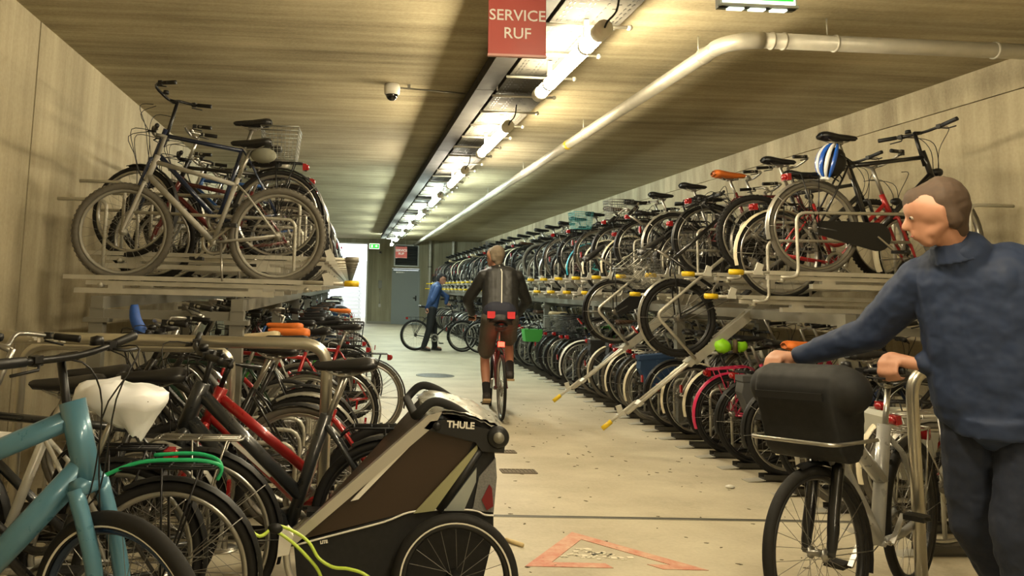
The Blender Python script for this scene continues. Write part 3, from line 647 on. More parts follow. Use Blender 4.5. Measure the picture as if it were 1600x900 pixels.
def tray(side, n, Y, Z, tilt=None):
    ph, hd, xe, sg = SIDE[side]
    st = 'pulled-out sloping' if tilt else 'galvanised'
    t = thing('bike_tray', f'{st} bike tray, {ordn(n)} from guard rail, upper tier {ph}', 'bike tray', (xe, Y, Z), (0, 0, hd), f'upper tier trays {ph}')
    if tilt: t.location = tilt[0]; t.rotation_euler = (0, -tilt[1], hd)
    h = obj('pull_handle', TP['pull_handle'], t); obj('catch_plate', TP['catch_plate'], t)
    obj('handle_grip', TP['handle_grip'], h, [M_yel if side == 'R' or n == 1 else M_galvd])
    if tilt:
        obj('channel', pm('tch', lambda: MB().box((1.3, 0, -.012), (1.15, .085, .006)).box((1.3, -.042, -.02), (1.15, .005, .075)).box((1.3, .042, -.02), (1.15, .005, .075)).mesh('channel', M_galv)), t)
        for y in (-.03, .03): obj('slide_tube', pm(('tst', y), lambda: MB().tube([(-.02, y, -.01), (1.5, y, -.01)], .014, n=8).mesh('slide_tube', M_galv)), t)
        for k_, x_ in enumerate((.12, .72)): obj('cross_piece', pm(('tcp', k_), lambda: MB().box((x_, 0, -.012), (.05+.05*k_, .1+.02*k_, .03+.02*k_)).mesh('cross_piece', M_galv)), t)
        obj('hoop', pm('thoop', lambda: MB().tube(fillet([(.74, -.07, .0), (.70, -.07, .50), (2.0, -.07, .53)], .07, 5), .0145, n=8).mesh('hoop', M_galv)), t)
    else: obj('channel', TP['channel'], t); obj('beam', TP['beam'], t); obj('hoop', TP['hoop_rear'], t); obj('hoop', TP['hoop_wall'], t)
    return t
FPc = MB().box((.95, 0, .02), (1.9, .09, .004)).box((.95, -.043, .035), (1.9, .004, .035)).box((.95, .043, .035), (1.9, .004, .035)).box((.5, 0, .01), (1.0, .06, .02)).mesh('channel', mat('dark_floor_rail', '4C4A45', .6, .5, noise=.2))
FPe = MB().box((-.06, 0, .014), (.14, .10, .006), M=Matrix.Rotation(R_(-6), 4, 'Y')).mesh('end_plate', M_galv)
FPh = MB().tube(fillet([(.22, .075, .02), (.22, .075, .52), (.62, .075, .52), (.62, .075, .02)], .1, 4), .012, n=8).mesh('hoop', M_galv)
FPw = MB().tube(fillet([(1.3, .075, .02), (1.3, .075, .6), (1.7, .075, .6), (1.7, .075, .02)], .1, 4), .012, n=8).mesh('hoop', M_galv)
def floor_rail(side, n, Y, xe):
    ph, hd, _, sg = SIDE[side]
    t = thing('floor_rail', f'dark floor rail with hoops, {ordn(n)} from guard rail, lower tier {ph}', 'floor rail', (xe, Y, 0), (0, 0, hd), f'lower tier floor rails {ph}')
    obj('channel', FPc, t); obj('end_plate', FPe, t); obj('hoop', FPh, t); obj('hoop', FPw, t)
def rack_frame(side, y0, y1, xs, lb):
    t = thing('rack_frame', lb, 'bike rack', (0, 0, 0))
    for x in xs: obj('beam', MB().box((x, (y0+y1)/2, 1.235), (.08, y1-y0, .08)).mesh('beam', M_galvd), t)
    pmh = MB().box((0, 0, .6), (.09, .09, 1.2)).box((0, 0, .01), (.2, .2, .02)).box((0, 0, 1.12), (.16, .12, .03)).mesh('post', M_galvd); y = y0+.05
    while y < y1:
        for x in xs: obj('post', pmh, t, M=Matrix.Translation((x, y, 0)))
        obj('cross_arm', MB().box(((xs[0]+xs[1])/2, y, 1.16), (abs(xs[1]-xs[0]), .06, .06)).mesh('cross_arm', M_galvd), t)
        y += 2.94
    up = MB().box((0, 0, 0), (1.3, .05, .09)).mesh('riser', M_galvd)
    return t
rack_frame('R', 5.55, 30.2, (3.55, 4.45), 'galvanised two-tier rack frame of posts and beams opposite the stroller')
rack_frame('L', 5.45, 28.5, (-.75, -1.67), "galvanised two-tier rack frame of posts and beams on the stroller's side")

random.seed(21)
PAL = ['black']*9+['charcoal']*4+['navy']*2+['dark green']*2+['silver']*3+['white']*2+['red', 'dark red', 'blue', 'grey', 'grey', 'brown', 'teal', 'cream']
M_sad2 = mat('brown_saddle', '4A3323', .5); M_bag = mat('grey_bag', '4B4C4E', .8); M_bagn = mat('blue_bag', '1F3A5C', .8)
M_orange = mat('orange_cover', 'D9722A', .6, noise=.12, nscale=30); M_cream = mat('cream_cover', 'C9B793', .75, noise=.15, nscale=30)
M_fsil = mat('silver_mudguard', 'A8A69E', .35, .7); M_fcream = mat('cream_mudguard', 'CFC6AC', .4); M_fturq = mat('turquoise_mudguard', '2E93A8', .35)
M_wire = mat('grey_wire', '76766F', .4, .7)
def spec(rng):
    k = rng.choice(['diamond', 'diamond', 'trapez', 'step', 'step', 'mtb', 'diamond']); d = dict(kind=k, color=rng.choice(PAL))
    d['wheel'] = 'mtb' if k == 'mtb' else rng.choice(['city', 'city', 'road']); d['bar'] = 'flat' if k == 'mtb' else rng.choice(['city', 'flat', 'city'])
    if rng.random() < .75: d['fend'] = rng.choice([M_blk, M_blk, M_blk, M_fsil, M_fcream, M_blkm])
    if d.get('fend') and rng.random() < .75: d['carrier'] = rng.choice([M_blkm, M_blkm, M_sil])
    if d.get('carrier') and rng.random() < .10: d['basket'] = rng.choice([M_blkm, M_wire])
    if k == 'step' and rng.random() < .3: d['frontbasket'] = rng.choice([M_blkm, M_wire])
    if d.get('carrier') and not d.get('basket') and rng.random() < .22: d['pannier'] = rng.choice([1, 2]); d['pancol'] = rng.choice([None, None, M_bag, M_bagn])
    d['guard'] = rng.random() < .4; d['rim'] = rng.choice([M_chrome, M_chrome, M_rimdk]); d['tirem'] = rng.choice([M_rub, M_rub, M_rubdust])
    r = rng.random()
    if r < .06: d['cover'] = rng.choice([M_orange, M_cream, M_wht])
    elif r < .15: d['saddle'] = M_sad2
    d['lift'] = 0.; d['steer'] = rng.uniform(-.12, .12); d['headl'] = rng.random() < .4; d['kick'] = rng.random() < .3
    return d
def rack_bike(side, tier, n, Y, over=None, dx=0., tilt=None):
    ph, hd, xe, sg = SIDE[side]; rng = random.Random(n*7+(0 if tier == 'upper' else 1000)+(0 if side == 'R' else 5000)+4)
    d = spec(rng)
    if over: d.update(over)
    d['detail'] = 2 if Y < 9.5 else 1 if Y < 16 else 0
    if Y > 15: d['kick'] = False; d['headl'] = False
    if Y > 22: d['rim'] = d.get('rim'); d['carrier'] = None
    if not d.get('carrier'): d['pannier'] = 0
    acc = 'in the rack'
    if d.get('cover'): acc = 'with covered saddle'
    elif d.get('basket') or d.get('frontbasket'): acc = 'with wire basket'
    elif d.get('pannier'): acc = 'with pannier'
    elif d.get('fend') is M_fsil or d.get('fend') is M_fcream: acc = 'with pale mudguards'
    elif d.get('carrier'): acc = 'with carrier'
    lb = d.pop('lab', None) or f"{d['color']} {KINDNAME[d['kind']].split()[0]} bike {acc}, {ordn(n)} from guard rail, {tier} tier {ph}".replace('mountain bike', 'mountain bike')
    j = rng.uniform(-.05, .05); jl = rng.uniform(-.035, .035)
    if tilt:
        return bicycle(lb, tilt[0], Y, tilt[1], hd, pitch=tilt[2], lean=jl, group=f'{tier} tier bicycles {ph}', **d)
    if tier == 'upper': X = xe+sg*(.345+dx)+j*.6; Z = (HI if n % 2 == (1 if side == 'R' else 0) else LO)-.008; p = 0
    else:
        X = (3.40 if side == 'R' else -.30)+sg*dx+j*1.6; Z = .024; p = R_(5.5) if n % 2 else R_(0)
    return bicycle(lb, X, Y, Z, hd, pitch=p, lean=jl, group=f'{tier} tier bicycles {ph}', **d)

# ---- rack opposite the stroller
OV_RU = {1: dict(pannier=0, kind='diamond', color='black', bar='flat', fend=M_fsil, carrier=M_blkm, guard=True, rim=M_chrome, tirem=M_rubdust, lift=.1, basket=None, saddle=None, cover=None, wheel='city', steer=.35, lab='tall black bicycle with helmet on its saddle, first from guard rail, upper tier opposite stroller'),
         2: dict(pannier=0, kind='step', color='red', bar='city', fend=M_fcream, carrier=M_blkm, guard=False, basket=None, frontbasket=None, steer=.3, barcol=M_sil),
         3: dict(kind='mtb', color='charcoal', bar='flat', wheel='mtb', fend=None, carrier=None, tirem=M_rub, steer=.3, cover=None),
         4: dict(kind='diamond', color='black', wheel='mtb', bar='flat', fend=M_fsil, carrier=None, tirem=M_rub, rim=M_rimdk, cover=None, lab='black bicycle tilted on the nearest sloping pulled-out tray opposite the stroller'),
         8: dict(kind='step', color='charcoal', wheel='city', bar='city', fend=M_blk, carrier=None, guard=True, cover=None, lab='charcoal bicycle tilted on the second sloping pulled-out tray opposite the stroller'),
         5: dict(kind='diamond', color='dark red', bar='city', cover=M_orange, fend=M_blk, carrier=M_blkm, frontbasket=None),
         7: dict(kind='diamond', color='silver', fend=M_fsil, bar='city', rim=M_chrome), 9: dict(fend=M_blk, carrier=M_blkm, kind='diamond', rim=M_chrome), 10: dict(fend=M_fcream, color='white', kind='step'),
         11: dict(basket=M_wire, carrier=M_blkm, fend=M_blk, kind='step', cover=None), 14: dict(color='turquoise', fend=M_fturq, carrier=M_blkm, kind='step', cover=None), 15: dict(basket=mat('turquoise_crate', '3E8F8F', .5), carrier=M_blkm, fend=M_blk, cover=None)}
Y0R = 5.70
for n in range(1, 59):
    Y = Y0R+SP*(n-1)
    if n in (4, 8):
        ang = R_(38.4); end = V((2.42, Y, .38)); tray('R', n, Y, 0, (end, ang))
        s_ = .86; rack_bike('R', 'upper', n, Y, OV_RU[n], tilt=(end.x+s_*math.cos(ang), end.z+s_*math.sin(ang), ang)); continue
    tray('R', n, Y, HI if n % 2 else LO); rack_bike('R', 'upper', n, Y, OV_RU.get(n))
OV_RL = {1: dict(cover=M_orange, kind='step', color='black'), 2: dict(color='red', fend=M_fcream, carrier=M_blkm), 3: dict(color='charcoal', fend=M_fsil), 4: dict(color='black', fend=M_fcream, carrier=None, bar='city'), 5: dict(color='navy', fend=M_blk, carrier=M_blkm), 6: dict(color='black', fend=M_blk, carrier=M_blkm, kind='step'),
         7: dict(pannier=0, color='pink', fend=mat('pink_mudguard', 'C02A55', .4), carrier=mat('pink_carrier', 'B8254E', .4), kind='step', basket=None, cover=None), 8: dict(color='grey', fend=M_fcream, carrier=None), 9: dict(color='black', fend=M_fcream, carrier=None),
         17: dict(color='white', fend=M_wht), 20: dict(frontbasket=None, basket=M_wire, carrier=M_blkm, fend=M_blk), 21: dict(basket=M_wire, carrier=M_blkm, fend=M_blk), 22: dict(color='green')}
for n in range(1, 62):
    Y = 4.44+SP*(n-1); floor_rail('R', n, Y, 3.16); 
    if not 17.6 < Y < 18.4: rack_bike('R', 'lower', n, Y, OV_RL.get(n))
# ---- rack on the stroller's side
OV_LU = {1: dict(kind='mtb', color='dusty grey', wheel='mtb', bar='flat', fend=None, carrier=None, rim=mat('dusty_rim', '8C897F', .6, .4), tirem=M_rubdust, guard=False, cover=None, saddle=M_leath, steer=.12, lift=.04, spokes=mat('dusty_spoke', '8A877C', .6, .4), barcol=mat('dusty_bar', '77746A', .6, .3), frontbasket=None, lab='dust-covered grey mountain bike, first from guard rail, upper tier on the stroller\'s side'),
         2: dict(kind='diamond', color='navy', wheel='city', bar='city', fend=M_blk, carrier=M_blkm, basket=M_wire, rim=M_chrome, tirem=M_rub, lift=.12, guard=False, cover=None, steer=-.3, barcol=M_blkm, frontbasket=None, lab='tall navy bicycle with rear wire basket, upper tier on the stroller\'s side'),
         3: dict(kind='mtb', color='dark red', wheel='mtb', bar='flat', fend=None, carrier=None, cover=None), 4: dict(kind='diamond', color='black', fend=M_fsil, carrier=M_blkm, basket=None), 5: dict(color='silver', fend=M_fcream)}
Y0L = 5.62
for n in range(1, 54):
    Y = Y0L+SP*(n-1); tray('L', n, Y, LO+.02 if n % 2 else HI+.02); rack_bike('L', 'upper', n, Y, OV_LU.get(n), dx=0.)
OV_LL = {2: dict(fend=M_fsil, color='black', kind='step'), 3: dict(color='black', kind='diamond', fend=M_blk), 4: dict(color='dark green', cover=M_cream, kind='diamond'), 5: dict(color='silver', cover=M_orange), 6: dict(color='red', kind='diamond', cover=None), 7: dict(color='white', cover=M_orange), 8: dict(color='red', kind='diamond', fend=M_blk, carrier=M_blkm, cover=None), 10: dict(color='green', basket=M_blkm, carrier=M_blkm, fend=M_blk, cover=None), 12: dict(basket=M_wire, carrier=M_blkm, fend=M_blk, cover=None)}
DXL = {5: .1, 6: -.30, 7: .08, 4: .1, 8: -.42, 10: -.25, 12: -.35, 14: -.2, 19: -.3}
for n in range(1, 58):
    Y = 4.62+SP*(n-1); floor_rail('L', n, Y, -.05); rack_bike('L', 'lower', n, Y, OV_LL.get(n), dx=DXL.get(n, 0))

# ================================================================== guard rails
def guard_rail(name_label, pts, r, cat='guard rail', plates=()):
    g = thing('guard_rail', name_label, cat, (0, 0, 0)); obj('tube', MB().tube(fillet(pts, .13, 8), r, n=16).mesh('tube', M_inox), g)
    for p in plates: obj('foot_plate', MB().lathe([(0, .0), (.08, 0), (.08, .008), (0, .008)], (p[0], p[1], 0), 'z', 20).mesh('foot_plate', M_inox), g)
    return g
gz = at(300, 533, Y=4.0).z
g = guard_rail("stainless tube guard rail with worn sticker in front of stroller side rack", [(XL, 4.0, gz), (-.10, 4.0, gz), (-.10, 4.0, .0)], .029, plates=[(-.10, 4.0)])
random.seed(5); stx = MB()
x0, x1 = at(48, 527, Y=4.0).x, at(120, 527, Y=4.0).x
for i in range(26):
    x = x0+(x1-x0)*i/26; a = R_(-90+random.uniform(-40, 30)); y, z = 4.0+.0297*math.sin(a), gz+.0297*math.cos(a)*1
    stx.box((x, 4.0-.029*math.cos(R_(random.uniform(-35, 45))), gz+.029*math.sin(R_(random.uniform(-20, 40)))), (.012, .006, random.uniform(.006, .02)))
obj('sticker_remains', stx.mesh('sticker_remains', M_wht), g)
guard_rail('yellowish steel tube hoop behind the stainless rail near the wall', [(-1.72, 4.42, 0), (-1.72, 4.42, 1.03), (-.62, 4.42, 1.03), (-.62, 4.42, 0)], .024, 'hoop', [(-1.72, 4.42), (-.62, 4.42)])
pz = at(1425, 612, Y=3.75)
guard_rail('stainless tube guard rail post at the end of the opposite rack', [(XR, 3.75, 1.06), (pz.x, 3.75, 1.06), (pz.x, 3.75, 0)], .027, plates=[(pz.x, 3.75)])

# ================================================================== bicycles in front of the stroller-side rack
tealp = mat('paint_steel_teal', '5F93A3', .3, .35, coat=.6, noise=.05)
tb = bicycle('steel blue bicycle with wide reflective tyres parked before the guard rail', -.665-1.06*math.cos(R_(12)), 2.6+1.06*math.sin(R_(12)), 0, R_(-12), kind='mtb', color='steel blue', wheel='mtb', bar='flat', steer=-.28, detail=3, lift=.15, fat=2.0, ring=True, rim=mat('blue_black_rim', '33415A', .25, .7), light=False)
bb_ = bicycle('black city bicycle with green strap on carrier and white plastic bag over saddle', -.63, 3.05, 0, PI, scale=.965, kind='step', color='black', wheel='city', bar='flat', detail=3, fend=M_blk, carrier=M_blkm, light=False, rim=M_chrome, steer=.3, kick=True)
cb = bicycle('black bicycle with silver tubular carrier, parked between guard rail and plastic-bag bicycle', -.60, 3.45, 0, PI, kind='diamond', color='charcoal', wheel='city', bar='city', detail=3, fend=M_blk, carrier=M_sil, light=False, steer=-.2, lift=.02)
db = bicycle('matt charcoal step-through bicycle with black carrier behind the stroller',   .2, 3.78, 0, PI, kind='low', color='charcoal', wheel='city', bar='flat', detail=3, fend=M_blk, carrier=M_blkm, light=False, lift=.08, fat=1.75, steer=.35, rim=M_rimdk)
rb_ = bicycle('red bicycle with white lettering band on its down tube by the guard rail', .22, 4.24, 0, PI, kind='low', color='red', wheel='mtb', bar='flat', detail=2, fend=None, steer=.2, fat=1.5)
wb = bicycle('white-framed bicycle parked beside the plastic-bag bicycle near the wall', -.87, 3.235, 0, PI, kind='diamond', color='white', wheel='city', bar='flat', detail=2, fend=M_blk, carrier=M_blkm, steer=.1, fat=1.2)
gb = bicycle('black and lime bicycle leaning under the stainless rail by the wall', -.87, 3.62, 0, PI, kind='diamond', color='black', forkcol='green', wheel='city', bar='flat', detail=2, fend=M_fsil, steer=.4)
# white band on red down tube
obj('lettering_band', MB().bar(BB.lerp(HB, .3)+V((0, .026, .012)), BB.lerp(HB, .72)+V((0, .026, .012)), .008, .022, (0, 0, 1)).bar(BB.lerp(HB, .3)+V((0, -.026, .012)), BB.lerp(HB, .72)+V((0, -.026, .012)), .008, .022).mesh('lettering_band', M_wht), rb_)
# green elastic strap on the carrier (bike space of the black city bicycle)
M_grn = mat('green_strap', '1FA56A', .45)
obj('luggage_strap', MB().tube(spline([(-.28, .045, .71), (-.42, .05, .765), (-.6, .05, .775), (-.69, .045, .765), (-.715, .03, .74), (-.70, .02, .70)], 5), .0075, n=8).tube(spline([(-.45, -.03, .775), (-.6, -.02, .785), (-.69, .0, .77), (-.715, .02, .74)], 5), .0075, n=8).mesh('luggage_strap', M_grn), bb_)
# plastic bag over the saddle: cloth-like skin, pointed where it is knotted
random.seed(9); bg = MB(); n = 28; rows = 15; vs = []; fs = []
for i in range(rows+1):
    t = i/rows
    for j in range(n):
        a = 2*PI*j/n; cx, cy = math.cos(a), math.sin(a)
        q = max(0, (t-.55)/.45); w_ = min(1, max(0, (t-.22)/.33)); op = math.sin(min(1, t*2.6)*PI/2); rx = .172*op*(1-.80*q**.9); ry = .108*op*(1-.78*q**.8)
        if cx > .2: ry *= 1-.55*(cx-.2)                     # narrow towards the saddle nose
        z = .06-.015*op-.065*w_-.10*q*(1.12-.25*cx)+.012*cx*(1-q)
        f = 1+(.04+.07*q)*math.sin(a*6+t*4)+.04*math.sin(a*11-t*7)+random.uniform(-.02, .02)
        vs.append((cx*rx*f-.045*q, cy*ry*f, z+.008*math.sin(a*5+t*9)+random.uniform(-.004, .004)))
for i in range(rows):
    for j in range(n): fs.append((i*n+j, (i+1)*n+j, (i+1)*n+(j+1) % n, i*n+(j+1) % n))
fs.append(tuple(range(n))); bg.add(vs, fs)
M_plast = mat('white_plastic_bag', 'E6E8EC', .35, 0, .6)
sdl = [c for c in bb_.children if c.name.startswith('saddle')][0]
pb = obj('plastic_bag', bg.mesh('plastic_bag', M_plast), sdl, M=Matrix.Translation((-.01, 0, 0)), label='white plastic bag tied over the saddle')
# blue child-size grip and covers seen among the lower bicycles
M_bluec = mat('blue_print_cover', '2350A0', .6, noise=.3, nscale=60)
p = at(217, 492, Y=4.9)
bl = thing('saddle_bag_cover', 'blue printed fabric roll standing up among bicycles under the upper tier', 'fabric cover', p); obj('roll', MB().tube(spline([(-.03, 0, .06), (-.02, 0, -.02), (.02, 0, -.1), (.05, .02, -.17)], 4), [.02, .026, .03, .032, .034, .035, .036, .038, .04, .042, .043, .042, .03], n=12).mesh('roll', M_bluec), bl)
obj('fold', MB().ball((.06, .01, -.14), .055, n=12, sc=(1.1, .8, .75)).mesh('fold', M_bluec), bl)
# green twisted lock cable by the stroller nose
M_lime = mat('lime_cable', 'B7D04A', .4)
lk = thing('cable_lock', 'lime green cable lock looping from stroller nose to the floor', 'bike lock', (0, 0, 0))
obj('cable', MB().tube(spline([at(x, y, Y=yy) for x, y, yy in ((380, 815, 3.15), (405, 838, 3.15), (432, 822, 3.18), (462, 832, 3.2), (483, 848, 3.19), (498, 872, 3.18), (520, 886, 3.17), (545, 889, 3.16), (572, 899, 3.15), (590, 925, 3.15), (560, 1000, 3.2))], 5), .0065, n=8).mesh('cable', M_lime), lk)
obj('cable', MB().tube(spline([at(x, y, Y=3.19) for x, y in ((432, 830), (455, 846), (478, 868), (498, 893), (510, 930), (540, 990))], 5), .0065, n=8).mesh('cable', M_lime), lk)
obj('clasp', MB().ball(at(430, 826, Y=3.17), .02, n=10, sc=(1.5, .8, 1)).mesh('clasp', M_blk), lk)
# helmet on the tall black bicycle
hl = thing('bicycle_helmet', 'blue and white bicycle helmet hung on the saddle of the tall black bicycle', 'helmet', at(1300, 253, Y=5.62), (R_(8), R_(-75), R_(-12)))
M_hb = mat('helmet_blue', '1E56B8', .25, coat=.5); M_hw = mat('helmet_white', 'DCDEE2', .3, coat=.5)
hs = MB(); n = 18
def hp(u, v, rr=1.): a = PI*(u-.5)*.94; return V((.14*rr*math.sin(v), .095*rr*math.sin(a)*math.cos(v*.9), .115*rr*math.cos(a)*math.cos(v*.92)))
for k in range(7):
    u0, u1 = k/7+.012, (k+1)/7-.045
    q = 10; vs = []
    for i in range(q+1):
        v_ = -1.35+2.7*i/q
        for uu in (u0, u1):
            vs.append(hp(uu, v_)); vs.append(hp(uu, v_, .86))
    fs = []
    for i in range(q):
        a, b = i*4, (i+1)*4; fs += [(a, a+2, b+2, b), (a+1, b+1, b+3, a+3), (a, b, b+1, a+1), (a+2, a+3, b+3, b+2)]
    fs += [(0, 1, 3, 2), (q*4, q*4+2, q*4+3, q*4+1)]
    obj('rib', MB().add(vs, fs).mesh('rib', M_hb if k in (0, 2, 4, 6) else M_hw), hl)
obj('liner', MB().ball((0, 0, -.01), .1, n=14, sc=(1.12, .74, .86)).mesh('liner', M_blk), hl)
obj('front_band', MB().tube([hp(u/10, -1.32, 1.0) for u in range(11)], .012, n=6).mesh('front_band', M_hw), hl)
obj('strap', MB().tube(spline([(.05, .08, -.01), (.02, .06, -.12), (.0, 0, -.16), (.02, -.06, -.12), (.05, -.08, -.01)], 4), .005, n=5).mesh('strap', M_blk), hl)
# saddle bag on the dusty bike
dusty = [o for o in bpy.data.objects if o.get('label', '').startswith('dust-covered')][0]
obj('saddle_bag', MB().ball((SADP.x-.09, 0, SADP.z-.075), .075, n=14, sc=(1.25, .65, .75)).mesh('saddle_bag', mat('dusty_bag', '6E6E60', .85, noise=.2)), dusty)
# small things in the rack opposite
p = at(1140, 541, Y=6.9); lb_ = thing('rain_cover', 'lime green rain cover over a handlebar under the sloping tray', 'cover', p)
random.seed(4); m = MB().ball((-.06, 0, 0), .075, n=12, sc=(1, .8, .8)).ball((.09, 0, .01), .07, n=12, sc=(1, .8, .85)); m.v = [(x+random.uniform(-.008, .008), y, z+random.uniform(-.008, .008)) for x, y, z in m.v]
obj('cover', m.mesh('cover', mat('lime_cover', '8FD31E', .5, noise=.15)), lb_); obj('band', MB().tube([(.02, -.06, -.05), (.02, -.06, .06)], .03, n=10, flat=.6).mesh('band', mat('brown_band', '4A3A20', .6)), lb_)
p = at(822, 514, Y=13.4); gg = thing('green_crate', 'bright green cloth crate on a lower tier bicycle carrier beyond the cyclist', 'crate', (p.x+.1, 13.4, p.z-.1))
obj('bag', MB().prism([(-.13, -.1), (.13, -.1), (.155, .1), (-.155, .1)], -.12, .12).mesh('bag', mat('bright_green', '358F38', .6)), gg); obj('handle', MB().tube(spline([(-.08, -.13, .1), (-.06, -.14, .17), (.06, -.14, .17), (.08, -.13, .1)], 4), .008, n=6).mesh('handle', M_blk), gg)
p = at(1400, 690, Y=4.86); gc = thing('grey_crate', 'pale grey plastic crate on the bicycle behind the guard post', 'crate', (p.x, 4.86, p.z))
M_gc = mat('grey_crate', '9A9A90', .5, noise=.15, nscale=12)
obj('shell', MB().prism([(-.15, .16), (-.13, .19), (.18, .19), (.2, .16), (.17, -.02), (.08, -.2), (-.05, -.2), (-.13, -.02)], -.12, .12).mesh('shell', M_gc), gc); obj('rim', MB().tube([(-.15, -.125, .17), (.2, -.125, .17)], .01, n=8).mesh('rim', M_wht), gc)

# ================================================================== child trailer / stroller
YS, YS2 = 3.33, 3.90
def sp(px, py, Y=YS): return at(px, py, Y=Y)
def poly(pts, Y=YS): return [(q.x, q.z) for q in (sp(x, y, Y) for x, y in pts)]
M_fab = mat('black_trailer_fabric', '131314', .8, noise=.25, nscale=50); M_win = mat('brown_mesh_window', '33261C', .35, 0, .4, noise=.15, nscale=8)
M_tsil = mat('trailer_silver_tube', 'BDBBB4', .3, .7); M_olive = mat('olive_panel', '8C8A66', .6); M_grpan = mat('grey_reflective_panel', '8F948E', .4, .1)
M_foil = mat('wrinkled_silver_cover', 'A9A8A0', .32, .55, noise=.5, nscale=45); M_net = mat('rear_net', '6C6C6A', .8, noise=.6, nscale=140)
st = thing('child_trailer', 'black and silver THULE child bike trailer parked by the aisle', 'stroller', (0, 0, 0))
zb = .13; L_ = poly([(459, 852)])[0]; bot = [(sp(470, 880).x, zb), (sp(745, 880).x, zb)]
low = poly([(459, 850), (640, 800), (690, 796), (740, 798), (771, 803)])+[(sp(771, 840).x, .40), bot[1], bot[0]]
lowf = poly([(600, 812), (640, 803), (690, 800), (740, 800), (771, 803)])+[(sp(771, 840).x, .40), bot[1], (sp(600, 880).x, zb)]
obj('lower_body', MB().loft(low, YS, lowf, YS2).mesh('lower_body', M_fab), st)
win = poly([(464, 845), (672, 664), (745, 690), (692, 797), (640, 800)])
winf = poly([(605, 806), (674, 666), (745, 690), (692, 797), (640, 803)])
obj('side_window', MB().loft(win, YS+.004, winf, YS2-.004).mesh('side_window', M_win), st)
obj('rear_panel', MB().prism(poly([(740, 690), (772, 700), (776, 740), (771, 803), (740, 798), (690, 797)]), YS+.002, YS2-.002).mesh('rear_panel', M_fab), st)
obj('rear_net', MB().prism(poly([(748, 745), (774, 715), (776, 745), (771, 800), (738, 797)]), YS-.006, YS2+.006).mesh('rear_net', M_net), st)
ptz = poly([(752, 780), (764, 756), (768, 762), (770, 790), (760, 796)]); obj('red_toy', MB().prism(ptz, YS-.012, YS-.004).mesh('red_toy', mat('dark_red_cloth', '6B1518', .8)), st)
for yy, sg in ((YS, -1), (YS2, 1)):
    a0_, a1_ = sorted((yy+sg*.012, yy+sg*.002)); b0_, b1_ = sorted((yy+sg*.02, yy-sg*.02))
    obj('frame_tube', MB().prism(poly([(452, 838), (462, 848), (680, 662), (690, 642), (668, 648)] if sg < 0 else [(600, 800), (608, 808), (680, 668), (688, 652), (672, 656)]), b0_, b1_).mesh('frame_tube', M_tsil), st)
    obj('white_stripe', MB().prism(poly([(548, 782), (560, 779), (668, 668), (660, 662)] if sg < 0 else [(622, 790), (630, 788), (676, 690), (672, 686)]), a0_, a1_).mesh('white_stripe', M_wht), st)
    obj('olive_panel', MB().prism(poly([(646, 801), (678, 797), (746, 702), (745, 694)]), a0_, a1_).mesh('olive_panel', M_olive), st)
    obj('grey_panel', MB().prism(poly([(694, 797), (724, 797), (743, 752), (744, 730)]), a0_, a1_).mesh('grey_panel', M_grpan), st)
    obj('strut', MB().tube([sp(686, 798, YS)+V((0, yy-YS, 0)), sp(752, 700, YS)+V((0, yy-YS, 0))], .017, n=8).mesh('strut', M_blk), st)
    obj('piping', MB().tube(spline([q+V((0, yy-YS+sg*.004, 0)) for q in ((sp(463, 851), sp(520, 836), sp(600, 815)) if sg < 0 else (sp(602, 814),))+(sp(640, 800), sp(690, 796), sp(740, 797), sp(757, 804), sp(771, 805))], 4), .004, n=6).mesh('piping', M_wht), st)
    obj('side_plate', MB().prism(poly([(662, 668), (672, 657), (692, 655), (756, 668), (790, 676), (786, 706), (752, 704), (742, 690), (680, 674)]), b0_, b1_).mesh('side_plate', M_blk), st)
    q = sp(777, 682); kb = obj('pivot_knob', MB().lathe([(0, sg*.036), (.02, sg*.036), (.022, sg*.03), (.035, sg*.03), (.045, sg*.022), (.045, 0), (0, 0)], (q.x, yy, q.z), 'y', 28).mesh('pivot_knob', M_blk), st)
    obj('cap', MB().lathe([(0, sg*.042), (.022, sg*.04), (.022, sg*.03)], (q.x, yy, q.z), 'y', 24).mesh('cap', M_galvd), kb)
    q = sp(682, 665); obj('hinge_button', MB().lathe([(0, sg*.026), (.016, sg*.026), (.018, sg*.02)], (q.x, yy, q.z), 'y', 20).mesh('hinge_button', M_blkm), st)
# silver foil-like canopy cover
cv = MB(); top = [sp(*q) for q in ((668, 650), (690, 641), (725, 646), (757, 655), (782, 668), (789, 678))]; random.seed(8); nn = 14; vs = []; fs = []
for i, q in enumerate(spline(top, 4)):
    for j in range(nn+1): vs.append((q.x+random.uniform(-.004, .004), YS-.015+(YS2-YS+.03)*j/nn, q.z+.018*math.sin(PI*j/nn)**.5+random.uniform(-.006, .006)))
k = len(vs)//(nn+1)
for i in range(k-1):
    for j in range(nn): fs.append((i*(nn+1)+j, i*(nn+1)+j+1, (i+1)*(nn+1)+j+1, (i+1)*(nn+1)+j))
cv.add(vs, fs); cv.add([(x, y, z-.012) for x, y, z in vs], [f[::-1] for f in fs])
obj('canopy_cover', cv.mesh('canopy_cover', M_foil), st)
fa, fb, fc = sp(455, 842), sp(678, 650), sp(603, 802)
obj('windscreen', MB().add([(fa.x, YS, fa.z), (fc.x, YS2, fc.z), (fb.x, YS2, fb.z), (fb.x, YS, fb.z), (fa.x+.01, YS, fa.z-.012), (fc.x+.01, YS2, fc.z-.012), (fb.x+.01, YS2, fb.z-.012), (fb.x+.01, YS, fb.z-.012)], [(0, 1, 2, 3), (7, 6, 5, 4), (0, 4, 5, 1), (3, 2, 6, 7)], smooth=False).mesh('windscreen', M_win), st)
